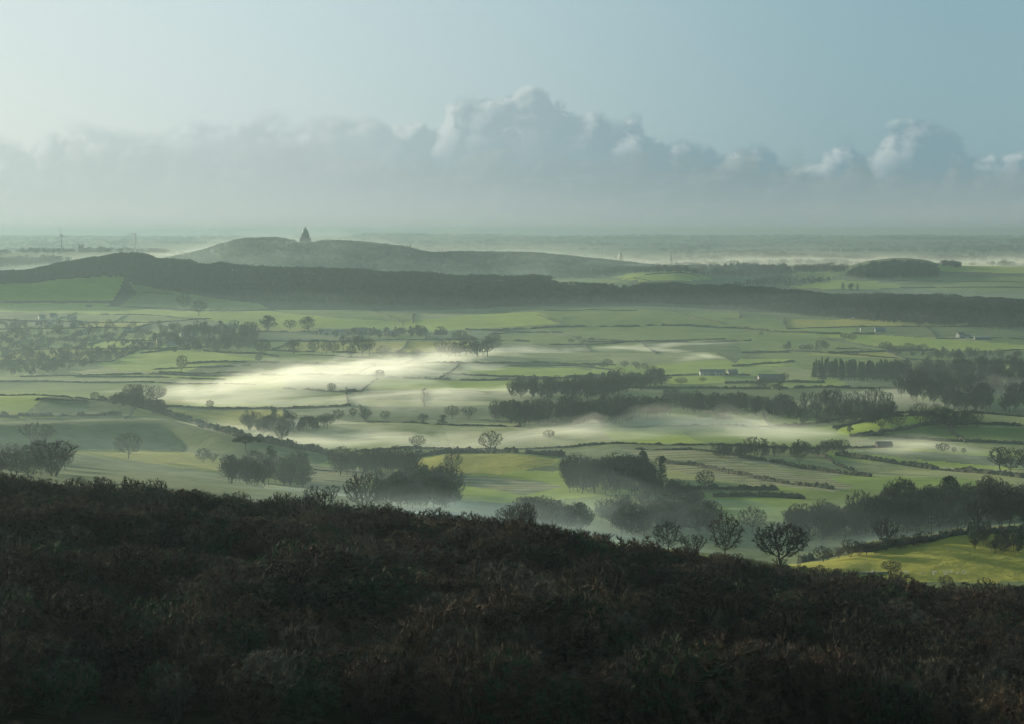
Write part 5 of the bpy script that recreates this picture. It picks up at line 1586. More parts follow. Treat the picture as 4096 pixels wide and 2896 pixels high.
for k, (pts_, hg, wd, lb) in enumerate(HEDGES):
    isw = 'wall' in lb
    hg, wd = (hg, wd) if isw else (hg * 0.72, wd * 0.62)
    hedge(pts_, hg, wd, lb, 'field_wall' if isw else 'hedge', 'drystone' if isw else 'hedge', 'wall' if isw else 'hedge', None, 1.0, 200.0, 0.2 if isw else 1.0, k)
hedge([(1600, 2050), (1660, 2040), (1760, 2048), (1960, 2078), (2100, 2108), (2300, 2140)], 1.3, 0.7, 'dark dry stone wall on the brow above the scrub', 'stone_wall', 'drystone', 'wall', None, 1.0, 560.0, 0.25, 99)
hedge([(1700, 2070), (1850, 2078), (1960, 2092)], 1.2, 0.7, 'second dark wall just below the first on the brow', 'stone_wall', 'drystone', 'wall', None, 1.0, 500.0, 0.25, 98)

# hedges of the patchwork, along the sides of its fields
fid_at = lambda x_, y_: int(fid[int(np.clip(np.searchsorted(PXC, CX + FPX * x_ / y_) - 1, 0, nc - 2)), int(np.clip(np.searchsorted(YR, y_) - 1, 0, nr - 2))])
vis_at = lambda x_, y_: bool(fvis[int(np.clip(np.searchsorted(PXC, CX + FPX * x_ / y_) - 1, 0, nc - 2)), int(np.clip(np.searchsorted(YR, y_) - 1, 0, nr - 2))])
kk = 0
for (ring, mt, cx_, cy_, u, v) in PATCH:
    for side_, line_ in (('front', ring[0:5]), ('side', [ring[0], ring[13], ring[12], ring[11]])):
        mx_, my_ = line_[len(line_) // 2]
        if fid_at(mx_, my_) < 1000 and fid_at(mx_, my_) != -4 or not vis_at(mx_, my_) or rp.random() < 0.22:
            continue
        if my_ < 1350:
            continue
        kk += 1
        hedge(line_, rp.uniform(1.5, 2.8), rp.uniform(1.4, 2.4), place_words(mx_, my_, 'cross hedge' if side_ == 'front' else 'receding hedge'), 'hedge', 'hedge', 'hedge', 'patchwork hedges', 1.0, 200.0, 1.3, 300 + kk, True)
        if rp.random() < 0.24:
            q = line_[rp.integers(len(line_))]
            if vis_at(*q):
                hh = rp.uniform(7, 14)
                kd = ['round', 'oak', 'bush', 'round'][rp.integers(4)]
                plant_tree('bare_tree', kd, (q[0], q[1], gz_xy(*q) - 0.15), hh, hh * rp.uniform(0.8, 1.1), place_words(q[0], q[1], 'hedgerow tree'), 'tree', 'hedgerow trees of the patchwork')

# ------------------------------------------------------------------ buildings and other things
def gable_house(name, loc, rz, L, W, H, R, label, cat, wall='render', roof='slate', chimneys=1, windows=True, group=None, door=True):
    """walls with gables, overhanging roof, chimney stacks, windows and a door as parts; long side along x"""
    root = empty(name, loc, rz)
    b = MB()
    x, y = L / 2, W / 2
    b.poly([(-x, -y, -1.5), (x, -y, -1.5), (x, y, -1.5), (-x, y, -1.5), (-x, -y, H), (x, -y, H), (x, y, H), (-x, y, H), (-x, 0, H + R), (x, 0, H + R)],
           [(0, 1, 5, 4), (2, 3, 7, 6), (1, 2, 6, 9, 5), (3, 0, 4, 8, 7), (3, 2, 1, 0)])
    add('wall', b.mesh('house_wall', M[wall]), root)
    r = MB()
    ov, th = 0.35, 0.22
    k = R / y
    for s in (-1, 1):
        e = (y + ov) * s
        r.poly([(-x - ov, e, H - ov * k), (x + ov, e, H - ov * k), (x + ov, 0, H + R + 0.02), (-x - ov, 0, H + R + 0.02),
                (-x - ov, e, H - ov * k + th), (x + ov, e, H - ov * k + th), (x + ov, 0, H + R + th), (-x - ov, 0, H + R + th)],
               [(0, 1, 2, 3), (7, 6, 5, 4), (0, 4, 5, 1), (1, 5, 6, 2), (3, 7, 4, 0)])
    ro = add('roof', r.mesh('house_roof', M[roof]), root)
    for c_ in range(chimneys):
        cx_ = (-x + 0.8) if c_ == 0 else (x - 0.8)
        m_ = MB().box(cx_ - 0.45, cx_ + 0.45, -0.4, 0.4, H + R - 0.7, H + R + 1.3)
        m_.lathe([(0.14, H + R + 1.28), (0.12, H + R + 1.7)], 6, cx_, 0)
        add('chimney', m_.mesh('house_chimney', M['stone']), ro)
    if windows:
        nw = max(2, int(L / 3.2))
        for i in range(nw):
            wx = -x + L * (i + 0.5) / nw
            for zz in ((H * 0.28, H * 0.72) if H > 4 else (H * 0.5,)):
                m_ = MB().box(wx - 0.5, wx + 0.5, -y - 0.06, -y + 0.05, zz - 0.6, zz + 0.55)
                add('window', m_.mesh('house_window', M['glass']), root)
    if door:
        m_ = MB().box(-0.5 + L * 0.07, 0.5 + L * 0.07, -y - 0.08, -y + 0.05, 0, 2.1)
        add('door', m_.mesh('house_door', M['timber']), root)
    tag(root, label, cat, group)
    return root


BUILD = [
    # px, py, length m, width, wall h, roof h, turn, wall, roof, label, category
    (168, 1276, 13, 8, 5.2, 3.0, 0.5, 'render', 'slate', 'pale house highest at the left end of the village', 'house'),
    (216, 1272, 13, 8, 5.6, 3.2, -0.4, 'render', 'slate', 'pale house second in the upper row of the village', 'house'),
    (150, 1298, 12, 8, 5.0, 2.8, 0.3, 'render', 'slate', 'white house by the left picture edge in the village', 'house'),
    (200, 1296, 11, 8, 5.0, 2.8, -0.6, 'render', 'slate', 'pale house with its gable to us in the lower left village', 'house'),
    (288, 1282, 18, 8, 4.6, 3.0, 0.1, 'sandstone', 'slate', 'long grey roofed house at the right of the upper village row', 'house'),
    (296, 1308, 14, 7, 4.6, 2.8, -0.2, 'render', 'slate', 'pale cottage under the trees at the village edge', 'house'),
    (336, 1338, 9, 7, 4.8, 2.6, 0.5, 'render', 'slate', 'little white house alone below the upper village', 'house'),
    (555, 1388, 10, 7, 5.0, 2.8, 0.7, 'sandstone', 'slate', 'sunlit cottage with glowing gable at the foot of the village', 'house'),
    (598, 1388, 9, 7, 4.8, 2.8, 0.6, 'render', 'slate', 'small cottage right beside the glowing gable', 'house'),
    (640, 1374, 11, 7, 5.0, 2.8, 0.5, 'sandstone', 'slate', 'cottage with a lit end wall in the lower village', 'house'),
    (692, 1362, 13, 7, 5.0, 2.8, 0.3, 'render', 'slate', 'pale cottage in the middle of the lower village', 'house'),
    (735, 1348, 12, 7, 5.0, 3.0, 0.6, 'render', 'slate', 'white gabled house highest in the lower village', 'house'),
    (775, 1352, 11, 7, 5.0, 3.0, 0.5, 'render', 'slate', 'white gabled house right of the highest one', 'house'),
    (690, 1384, 16, 7, 4.4, 2.6, 0.05, 'render', 'slate', 'low white terrace along the front of the lower village', 'house'),
    (750, 1384, 16, 7, 4.4, 2.6, 0.05, 'render', 'slate', 'second low white terrace to the right along the front', 'house'),
    (840, 1356, 10, 7, 4.6, 2.8, 0.6, 'sandstone', 'slate', 'cottage half hidden by trees right of the lower village', 'house'),
    (915, 1354, 8, 7, 4.6, 2.8, 0.8, 'render', 'slate', 'last small cottage right of the lower village', 'house'),
    (520, 1330, 22, 8, 3.4, 2.2, 0.0, 'darksheet', 'bluesheet', 'long low blue roofed shed in the village', 'shed'),
    (430, 1352, 14, 8, 3.6, 2.2, 0.1, 'darksheet', 'darksheet', 'grey shed among trees left in the lower village', 'shed'),
    (1365, 1338, 20, 9, 5.4, 3.2, 0.25, 'sandstone', 'slate', 'stone farmhouse at the left of the hill farm', 'farmhouse'),
    (1440, 1336, 25, 12, 7.0, 4.0, 0.03, 'darksheet', 'darksheet', 'tall grey barn in the middle of the hill farm', 'barn'),
    (1565, 1346, 17, 10, 5.6, 4.2, 0.62, 'sandstone', 'bluesheet', 'farm building with its bright sandstone gable catching the sun', 'farmhouse'),
    (1522, 1340, 9, 6, 3.6, 2.6, 0.3, 'sandstone', 'slate', 'small outhouse left of the bright sandstone gable', 'outhouse'),
    (1692, 1334, 20, 11, 5.6, 4.0, 1.2, 'darksheet', 'darksheet', 'dark barn with wide gable at the right of the hill farm', 'barn'),
    (1764, 1338, 22, 10, 5.0, 2.6, 0.02, 'darksheet', 'slate', 'low grey shed at the right end of the hill farm', 'shed'),
    (1300, 1334, 24, 8, 4.6, 2.8, 0.05, 'sandstone', 'slate', 'long low range at the left end of the hill farm', 'farm building'),
    (356, 1229, 12, 6, 3.2, 2.2, 0.05, 'drystone', 'slate', 'small stone hut alone in the yellow green pasture at far left', 'hut'),
    (2815, 1501, 10, 7, 4.6, 2.8, 0.06, 'render', 'slate', 'left of the three white cottages in a row', 'cottage'),
    (2846, 1501, 10, 7, 4.8, 2.8, 0.06, 'render', 'slate', 'middle of the three white cottages in a row', 'cottage'),
    (2880, 1501, 12, 7, 4.6, 2.8, 0.06, 'render', 'slate', 'right of the three white cottages in a row', 'cottage'),
    (2930, 1500, 12, 8, 4.4, 2.6, 0.1, 'darksheet', 'slate', 'dark outbuilding at the right end of the white cottages', 'outbuilding'),
    (3085, 1524, 32, 13, 4.4, 4.2, 0.03, 'darksheet', 'darksheet', 'long dark barn below the narrow hedged pasture at right', 'barn'),
    (3535, 1790, 13, 9, 2.4, 2.6, 0.08, 'timber', 'darksheet', 'low dark roofed barn in the pale field at right', 'barn'),
    (2866, 1622, 8, 6, 4.8, 3.0, 0.75, 'sandstone', 'slate', 'small house with a glowing sunlit gable among the hazy trees', 'house'),
    (3520, 1328, 17, 9, 4.4, 2.8, 0.0, 'bluesheet', 'bluesheet', 'blue barn below the ridge wood at far right', 'barn'),
    (3842, 1350, 14, 8, 5.0, 3.6, 0.6, 'render', 'slate', 'white house below the ridge wood at the far right', 'house'),
    (3872, 1352, 10, 6, 3.2, 2.0, 0.5, 'render', 'slate', 'bright low annexe beside the far right white house', 'annexe'),
    (3930, 1358, 26, 9, 3.0, 1.6, 0.0, 'darksheet', 'bluesheet', 'long low blue roofed shed at the right edge below the ridge', 'shed'),
]
for (qx, qy, L, W, H, R, rz, wl_, rf, lb, ct) in BUILD:
    x, y, z = at(qx, qy)
    small = ct in ('barn', 'shed', 'hut', 'outhouse', 'outbuilding', 'annexe', 'farm building')
    gable_house(ct.replace(' ', '_'), (x, y, z), rz, L, W, H, R, lb, ct, wl_, rf, 0 if small else (2 if L > 11 else 1), not small, 'village and farm houses' if ct == 'house' else None)

# far buildings of the town, behind the ridge
TOWN = [(1853, 7200, 26, 20, 14, 6, 'white', 'white', 'gleaming white hall on the plain behind the ridge wood', 'hall'),
        (1900, 7230, 70, 24, 8, 2, 'darksheet', 'white', 'long pale roofed warehouse right of the gleaming hall', 'warehouse'),
        (2018, 7200, 18, 14, 16, 5, 'render', 'slate', 'pale block of the town behind the ridge near centre', 'building'),
        (2410, 6900, 40, 18, 7, 2, 'render', 'slate', 'far pale building right of the ridge hedge tree', 'building'),
        (2470, 7000, 30, 14, 8, 3, 'render', 'slate', 'far pale hall below the stepped town tower', 'building'),
        (2800, 6300, 26, 12, 7, 3, 'sandstone', 'slate', 'lit farm building at the edge of the dark far copse', 'building')]
for (qx, Y, L, W, H, R, wl_, rf, lb, ct) in TOWN:
    x, y, z = on(qx, Y)
    gable_house(ct, (x, y, z), 0.35, L, W, H, R, lb, ct, wl_, rf, 0, False, None, False)

# the domed monument on its hill
x, y, z = on(1221, 6000)
mon = empty('monument', (x, y, z + 4.0), 0.12)
b = MB().box(-19, 19, -19, 19, -12, 3).box(-17.5, 17.5, -17.5, 17.5, 3, 9).box(-18, 18, -18, 18, 9, 10)
add('base', b.mesh('monument_base', M['stone']), mon)
b = MB().box(-12.2, 12.2, -12.2, 12.2, 10, 13).lathe([(11.2, 13), (11.2, 25), (12.0, 25.2), (12.0, 26.6), (10.6, 26.8)], 16, ph=math.pi / 16)
add('main_storey', b.mesh('monument_storey', M['stone']), mon)
for sx in (-1, 1):
    for sy in (-1, 1):
        b = MB().lathe([(3.1, 9.5), (3.1, 11.0), (3.5, 11.2), (3.5, 11.8), (3.0, 12), (2.6, 13), (1.4, 14), (0.35, 14.4), (0.25, 15.2)], 10, sx * 14.6, sy * 14.6)
        add('corner_turret', b.mesh('monument_turret', M['stone']), mon)
for k in range(16):
    a = 2 * math.pi * (k + 0.5) / 16
    b = MB().lathe([(0.75, 13.0), (0.62, 13.7), (0.58, 24), (0.8, 25)], 8, 11.9 * math.cos(a), 11.9 * math.sin(a))
    add('column', b.mesh('monument_column', M['stone']), mon)
for k in range(8):
    a = 2 * math.pi * k / 8
    b = MB().box(-0.9, 0.9, -0.12, 0.12, 0, 4.6)
    add('window', b.mesh('monument_window', M['glass']), mon, (11.2 * math.cos(a), 11.2 * math.sin(a), 17), a + math.pi / 2)
b = MB().lathe([(9.4, 26.6), (9.4, 29), (9.8, 29.1), (9.8, 29.8), (9.0, 30), (8.9, 32), (8.3, 34.6), (7.2, 36.8), (5.6, 38.6), (3.6, 39.8), (2.2, 40.2)], 24)
dome = add('dome', b.mesh('monument_dome', M['copper'], True), mon)
b = MB().lathe([(2.3, 40), (2.3, 40.8), (1.9, 41), (1.9, 45.2), (2.5, 45.4), (2.3, 46.2), (1.3, 47.6), (0.5, 48.2), (0.3, 51)], 12)
add('lantern', b.mesh('monument_lantern', M['copper']), dome)
tag(mon, 'domed stone monument with lantern on the wooded hilltop', 'monument')

# square church tower with pinnacles, left skyline
x, y, z = on(324, 7200)
top = EYE - (981 - HY) / FPX * 7200
ct = empty('church_tower', (x, y, z), 0.1)
Hh = top - z
b = MB().box(-10, 10, -10, 10, -3, Hh).box(-10.5, 10.5, -10.5, 10.5, Hh - 12, Hh - 11)
for i in range(5):
    b.box(-9.8 + i * 4.2, -7.6 + i * 4.2, -10.2, -9.4, Hh, Hh + 1.8).box(-9.8 + i * 4.2, -7.6 + i * 4.2, 9.4, 10.2, Hh, Hh + 1.8)
add('tower', b.mesh('church_tower_wall', M['stone']), ct)
for sx in (-1, 1):
    for sy in (-1, 1):
        b = MB().box(sx * 9.4 - 1.0, sx * 9.4 + 1.0, sy * 9.4 - 1.0, sy * 9.4 + 1.0, Hh + 0.05, Hh + 4).lathe([(1.3, Hh + 4), (0.15, Hh + 9.5)], 4, sx * 9.4, sy * 9.4, math.pi / 4)
        add('pinnacle', b.mesh('church_pinnacle', M['stone']), ct)
for sx in (-4, 4):
    b = MB().box(sx - 1.4, sx + 1.4, -10.15, -9.9, Hh - 10, Hh - 3)
    add('belfry_window', b.mesh('church_window', M['glass']), ct)
tag(ct, 'square church tower with corner pinnacles on the left skyline', 'church tower')

# slender spire and stepped tower of the town
x, y, z = on(2684, 6900)
sp = empty('church', (x, y, z), 0.2)
topz = EYE - (1003 - HY) / FPX * 6900 - z
b = MB().box(-4.5, 4.5, -4.5, 4.5, -2, topz * 0.42).box(-5, 5, -5, 5, topz * 0.42 - 1, topz * 0.42)
add('tower', b.mesh('spire_tower', M['stone']), sp)
b = MB().lathe([(4.6, topz * 0.42), (3.0, topz * 0.62), (0.15, topz)], 8)
add('spire', b.mesh('spire', M['slate']), sp)
b = MB().poly([(4.5, -6, -2), (30, -6, -2), (30, 6, -2), (4.5, 6, -2), (4.5, -6, 11), (30, -6, 11), (30, 6, 11), (4.5, 6, 11), (4.5, 0, 18), (30, 0, 18)],
              [(0, 1, 5, 4), (2, 3, 7, 6), (1, 2, 6, 9, 5), (3, 0, 4, 8, 7), (3, 2, 1, 0), (4, 5, 9, 8), (6, 7, 8, 9)])
add('nave', b.mesh('spire_nave', M['stone']), sp)
tag(sp, 'church with a slender pointed spire rising from the town haze', 'church')
x, y, z = on(2482, 7000)
tw = empty('town_hall', (x, y, z), 0.2)
topz = EYE - (1002 - HY) / FPX * 7000 - z
b = MB().box(-8, 8, -8, 8, -2, topz * 0.62).box(-8.6, 8.6, -8.6, 8.6, topz * 0.62, topz * 0.66)
add('tower', b.mesh('town_tower', M['stone']), tw)
b = MB().box(-5, 5, -5, 5, topz * 0.66, topz * 0.8).lathe([(4.6, topz * 0.8), (4.2, topz * 0.88), (2.2, topz * 0.95), (0.3, topz)], 8)
add('cupola', b.mesh('town_cupola', M['copper']), tw)
tag(tw, 'stepped stone town tower with a small cupola left of the spire', 'tower')
x, y, z = on(1625, 6020)
cs = empty('school_building', (x, y, z + 4), 0.1)
b = MB().box(-13, 13, -7, 7, -4, 13).box(-15, -10, -8, 8, -4, 17).box(10, 15, -8, 8, -4, 17).box(-2, 2, -8, 0, -4, 16)
add('wall', b.mesh('school_wall', M['stone']), cs)
for sx in (-13.5, -11, 11, 13.5, 0):
    b = MB().box(sx - 0.7, sx + 0.7, -1, 1, 15.5 if sx == 0 else 17, 20.5)
    add('chimney', b.mesh('school_chimney', M['stone']), cs)
tag(cs, 'large stone building with chimneys on the right shoulder of the monument hill', 'building')


# electricity pylons
def pylon(loc, h, rz, label):
    root = empty('pylon', loc, rz)
    b = MB()
    bw, tw_ = h * 0.105, h * 0.022
    t = 0.22 + h * 0.0022
    lv = [0, 0.18, 0.34, 0.48, 0.60, 0.70, 0.78, 0.86, 1.0]
    wd = [bw * (1 - q) ** 1.3 + tw_ for q in lv]
    for sx in (-1, 1):
        for sy in (-1, 1):
            for i in range(len(lv) - 1):
                b.bar((sx * wd[i], sy * wd[i], lv[i] * h), (sx * wd[i + 1], sy * wd[i + 1], lv[i + 1] * h), t, t, 3)
    for i in range(len(lv) - 1):
        for s in (-1, 1):
            b.bar((-wd[i], s * wd[i], lv[i] * h), (wd[i + 1], s * wd[i + 1], lv[i + 1] * h), t * 0.6, t * 0.6, 3)
            b.bar((wd[i], s * wd[i], lv[i] * h), (-wd[i + 1], s * wd[i + 1], lv[i + 1] * h), t * 0.6, t * 0.6, 3)
            b.bar((s * wd[i], -wd[i], lv[i] * h), (s * wd[i + 1], wd[i + 1], lv[i + 1] * h), t * 0.6, t * 0.6, 3)
    add('mast', b.mesh('pylon_mast', M['steel']), root)
    for q, wv in ((0.66, 0.155), (0.80, 0.185), (0.93, 0.135)):
        b = MB()
        for s in (-1, 1):
            b.bar((0, 0, q * h), (s * wv * h, 0, q * h), t * 0.8, t * 0.5, 3).bar((0, 0, (q + 0.045) * h), (s * wv * h, 0, q * h), t * 0.7, t * 0.5, 3)
            b.bar((s * wv * h, 0, q * h), (s * wv * h, 0, (q - 0.055) * h), t * 0.5, t * 0.6, 4)
        add('cross_arm', b.mesh('pylon_arm', M['steel']), root)
    tag(root, label, 'pylon', 'electricity pylons on the plain')


for qx, qt, Y, lb in [(165, 963, 6900, 'steel pylon at the far left edge beyond the first wind turbine'), (497, 960, 6900, 'steel pylon on the skyline left of the second wind turbine'),
                      (817, 955, 8600, 'thin pylon on the skyline left of the monument hill'), (226, 962, 9000, 'faint pylon just right of the leftmost pylon'),
                      (1760, 976, 8200, 'hazy pylon right of the monument hill'), (1779, 986, 9000, 'shorter hazy pylon next to another right of the monument hill'),
                      (1934, 977, 9400, 'lone faint pylon above the centre of the ridge wood'), (2408, 984, 8400, 'faint pylon left of the stepped town tower'),
                      (2780, 983, 8400, 'faint pylon left of two beyond the spire'), (2846, 978, 8800, 'faint pylon right of two beyond the spire'),
                      (3322, 992, 8800, 'faint pylon left of two above the trunked far trees'), (3362, 995, 8800, 'faint pylon right of two above the trunked far trees'),
                      (3922, 1007, 7600, 'hazy pylon left of two at the far right edge'), (3945, 1012, 7600, 'hazy pylon right of two at the far right edge'),
                      (2976, 937, 19500, 'tiny skyline pylon right of the spire'), (3247, 936, 19500, 'tiny skyline pylon above the trunked far trees'),
                      (3380, 940, 19500, 'tiny skyline pylon above the hill wood'), (3615, 942, 19500, 'tiny skyline pylon right of the hill wood'),
                      (3742, 941, 19500, 'tiny skyline pylon above the far green slope'), (2558, 940, 19500, 'tiny skyline pylon left of the spire')]:
    x, y, z = on(qx, Y)
    pylon((x, y, z), max(34.0, EYE - (qt - HY) / FPX * Y - z), 0.25, lb)


# wind turbines
def turbine(px_, hub_py, Y, R, rot, yaw, label):
    x, y, z = on(px_, Y)
    hz_ = EYE - (hub_py - HY) / FPX * Y
    root = empty('wind_turbine', (x, y, z), yaw)
    b = MB().lathe([(2.4, -3), (2.2, 5), (1.3, hz_ - z - 1.6)], 12)
    add('tower', b.mesh('turbine_tower', M['turbine']), root)
    b = MB().box(-1.6, 1.6, -2.6, 6.5, hz_ - z - 1.7, hz_ - z + 1.7)
    add('nacelle', b.mesh('turbine_nacelle', M['turbine']), root)
    hub = add('hub', MB().lathe([(1.7, 0), (1.6, 1.2), (0.9, 2.4), (0.1, 2.9)], 10).mesh('turbine_hub', M['turbine']), root, (0, -2.6, hz_ - z))
    hub.rotation_euler = (math.radians(90), 0, 0)
    for k in range(3):
        a = rot + k * 2 * math.pi / 3
        b = MB()
        prof = [(0.0, 0.9, 0.9), (0.08, 1.1, 0.8), (0.22, 1.9, 0.6), (0.6, 1.4, 0.4), (1.0, 0.5, 0.2)]
        d = Vector((math.sin(a), 0, math.cos(a)))
        n_ = Vector((math.cos(a), 0, -math.sin(a)))
        ring = []
        for (q, w_, t_) in prof:
            c_ = d * (q * R)
            ring.append([c_ + n_ * w_, c_ + Vector((0, t_, 0)), c_ - n_ * w_ * 0.7, c_ - Vector((0, t_, 0))])
        v = [tuple(p) for rw in ring for p in rw]
        f = [(i * 4 + j, i * 4 + (j + 1) % 4, i * 4 + 4 + (j + 1) % 4, i * 4 + 4 + j) for i in range(len(ring) - 1) for j in range(4)] + [(3, 2, 1, 0), tuple(len(v) - 4 + j for j in range(4))]
        b.v, b.f = v, f
        add('blade', b.mesh('turbine_blade', M['turbine']), root, (0, -3.6, hz_ - z))
    tag(root, label, 'wind turbine', 'wind turbines on the left skyline')


turbine(245, 940, 7000, 33, math.radians(-8), -0.5, 'left wind turbine on the skyline with one blade almost upright')
turbine(540, 937, 7000, 32, math.radians(34), -0.5, 'right wind turbine on the skyline, between the pylon and the monument hill')

# telegraph pole
x, y, z = at(3726, 2164)
tp = empty('telegraph_pole', (x, y, z - 0.4), 0.15)
add('pole', MB().lathe([(0.16, 0), (0.11, 12.4)], 8).mesh('pole_shaft', M['timber']), tp)
for k, (hh, ww) in enumerate(((12.0, 0.95), (9.9, 0.55))):
    arm = add('cross_arm', MB().box(-ww, ww, -0.07, 0.07, hh - 0.07, hh + 0.07).mesh('pole_arm', M['timber']), tp)
    for s in (-0.85, 0, 0.85):
        add('insulator', MB().lathe([(0.06, hh + 0.07), (0.11, hh + 0.12), (0.11, hh + 0.26), (0.05, hh + 0.32)], 8, s * ww, 0).mesh('pole_insulator', M['white']), arm)
tag(tp, 'thin timber telegraph pole with cross arms above the sheep bank', 'telegraph pole')
# white silo at the foot of the ridge
x, y, z = at(3442, 1326)
si = empty('silo', (x, y, z))
add('drum', MB().lathe([(1.1, -0.5), (1.1, 4.8)], 14).mesh('silo_drum', M['white']), si)
add('cap', MB().lathe([(1.2, 4.8), (0.9, 5.5), (0.1, 5.8)], 14).mesh('silo_cap', M['white']), si)
tag(si, 'small upright white silo left of the blue barn', 'silo')


# sheep
def sheep_mesh():
    vs_ = [(0.0, 0, 0.62), (0.30, 0, 0.66), (-0.36, 0, 0.64), (0.46, 0, 0.72), (0.62, 0, 0.62), (0.78, 0, 0.40),
           (0.26, 0.14, 0.40), (0.27, 0.14, 0.20), (0.28, 0.14, 0.0), (0.26, -0.14, 0.40), (0.27, -0.14, 0.20), (0.28, -0.14, 0.0),
           (-0.34, 0.15, 0.42), (-0.40, 0.15, 0.22), (-0.36, 0.15, 0.0), (-0.34, -0.15, 0.42), (-0.40, -0.15, 0.22), (-0.36, -0.15, 0.0), (-0.58, 0, 0.56),
           (0.64, 0.12, 0.66), (0.64, -0.12, 0.66)]
    ed = [(0, 1), (0, 2), (1, 3), (3, 4), (4, 5), (1, 6), (6, 7), (7, 8), (1, 9), (9, 10), (10, 11), (2, 12), (12, 13), (13, 14), (2, 15), (15, 16), (16, 17), (2, 18), (4, 19), (4, 20)]
    rd = [0.30, 0.27, 0.27, 0.17, 0.11, 0.06, 0.09, 0.045, 0.04, 0.09, 0.045, 0.04, 0.11, 0.05, 0.04, 0.11, 0.05, 0.04, 0.05, 0.03, 0.03]
    me = bpy.data.meshes.new('sheep_skeleton')
    me.from_pydata(vs_, ed, [])
    o = bpy.data.objects.new('sheep_skeleton', me)
    col.objects.link(o)
    sk = o.modifiers.new('skin', 'SKIN')
    o.modifiers.new('sub', 'SUBSURF').levels = 1
    for i, q in enumerate(me.skin_vertices[0].data):
        q.radius = (rd[i], rd[i])
        q.use_root = (i == 0)
    dg = bpy.context.evaluated_depsgraph_get()
    dg.update()
    out = bpy.data.meshes.new_from_object(o.evaluated_get(dg))
    out.materials.clear()
    out.materials.append(M['wool'])
    out.polygons.foreach_set('use_smooth', [True] * len(out.polygons))
    bpy.data.objects.remove(o)
    return out


sm = sheep_mesh()
SHEEP = [(3492, 2291, 'leftmost sheep, alone left of the flat crowned thorn tree'), (3591, 2292, 'sheep just right of the flat crowned thorn tree'),
         (3619, 2294, 'left of two sheep close together right of the thorn tree'), (3629, 2293, 'right of two sheep close together right of the thorn tree'),
         (3692, 2298, 'single sheep standing apart in the middle of the flock line'), (3733, 2294, 'upper left of three sheep in the middle of the bank'),
         (3745, 2293, 'upper right of three sheep in the middle of the bank'), (3736, 2301, 'lower of three sheep in the middle of the bank'),
         (3778, 2292, 'first of four sheep in a tight line'), (3790, 2292, 'second of four sheep in a tight line'), (3798, 2292, 'third of four sheep in a tight line'),
         (3806, 2294, 'fourth of four sheep in a tight line'), (3784, 2303, 'sheep standing below the tight line of four'), (3831, 2295, 'sheep alone right of the tight line of four'),
         (3854, 2291, 'upper of the two rightmost sheep'), (3862, 2295, 'lower of the two rightmost sheep'), (3793, 2200, 'sheep high on the bank near the dark thorns')]
rs = random.Random(9)
for qx, qy, lb in SHEEP:
    x, y, z = at(qx, qy)
    o = add('sheep', sm, None, (x, y, z - 0.02), rs.choice([0.2, 3.0, 0.5, 3.4, -0.4]) + rs.uniform(-0.4, 0.4), 1.05)
    tag(o, lb, 'sheep', 'sheep grazing on the bank')


# birds
def bird(loc, span, label):
    b = MB()
    s = span / 2
    b.poly([(0, 0.20 * s, 0), (0, -0.24 * s, 0.02), (0, -0.02, 0.07 * s), (0, -0.02, -0.07 * s), (0.09 * s, 0, 0), (-0.09 * s, 0, 0)],
           [(0, 2, 4), (0, 4, 3), (0, 3, 5), (0, 5, 2), (1, 4, 2), (1, 3, 4), (1, 5, 3), (1, 2, 5)])
    for d in (-1, 1):
        b.poly([(d * 0.05 * s, 0.1 * s, 0.02), (d * 0.5 * s, 0.12 * s, 0.22 * s), (d * s, -0.05 * s, 0.05 * s), (d * 0.5 * s, -0.12 * s, 0.2 * s), (d * 0.05 * s, -0.1 * s, 0.0),
                (d * 0.5 * s, 0, 0.17 * s)], [(0, 1, 3, 4), (1, 2, 3), (0, 4, 5), (0, 5, 1), (5, 4, 3), (1, 5, 2), (5, 3, 2)])
    o = add('bird', b.mesh('bird', M['feather']), None, loc, 0.4)
    tag(o, label, 'bird', 'birds on the wing')


bird(((743 - CX) / FPX * 900, 900, EYE - (862 - HY) / FPX * 900), 0.9, 'tiny dark bird in the sky left of the monument')
bird(((2798 - CX) / FPX * 1000, 1000, EYE - (1692 - HY) / FPX * 1000), 0.8, 'tiny dark bird over the second mist bank at right')

# ------------------------------------------------------------------ air: haze and valley mist
def volume_mat(name, density, color, aniso):
    m = bpy.data.materials.new(name)
    m.use_nodes = True
    t = NT(m.node_tree)
    t.n.clear()
    out = t.new('ShaderNodeOutputMaterial')
    pv = t.new('ShaderNodeVolumePrincipled')
    pv.inputs['Density'].default_value = density
    pv.inputs['Color'].default_value = color + (1.0,)
    pv.inputs['Anisotropy'].default_value = aniso
    t.l.new(pv.outputs[0], out.inputs['Volume'])
    return m


mb = MB().box(-9000, 9000, -400, 25000, float(GZ.min()) - 1.0, max(232.0, float(GZ.max()) + 4.0))
hz = add('haze', mb.mesh('haze', volume_mat('haze_air', HAZE_D, HAZE_C, 0.40)))
tag(hz, 'thin pale morning haze filling the whole valley', None, None, 'stuff')


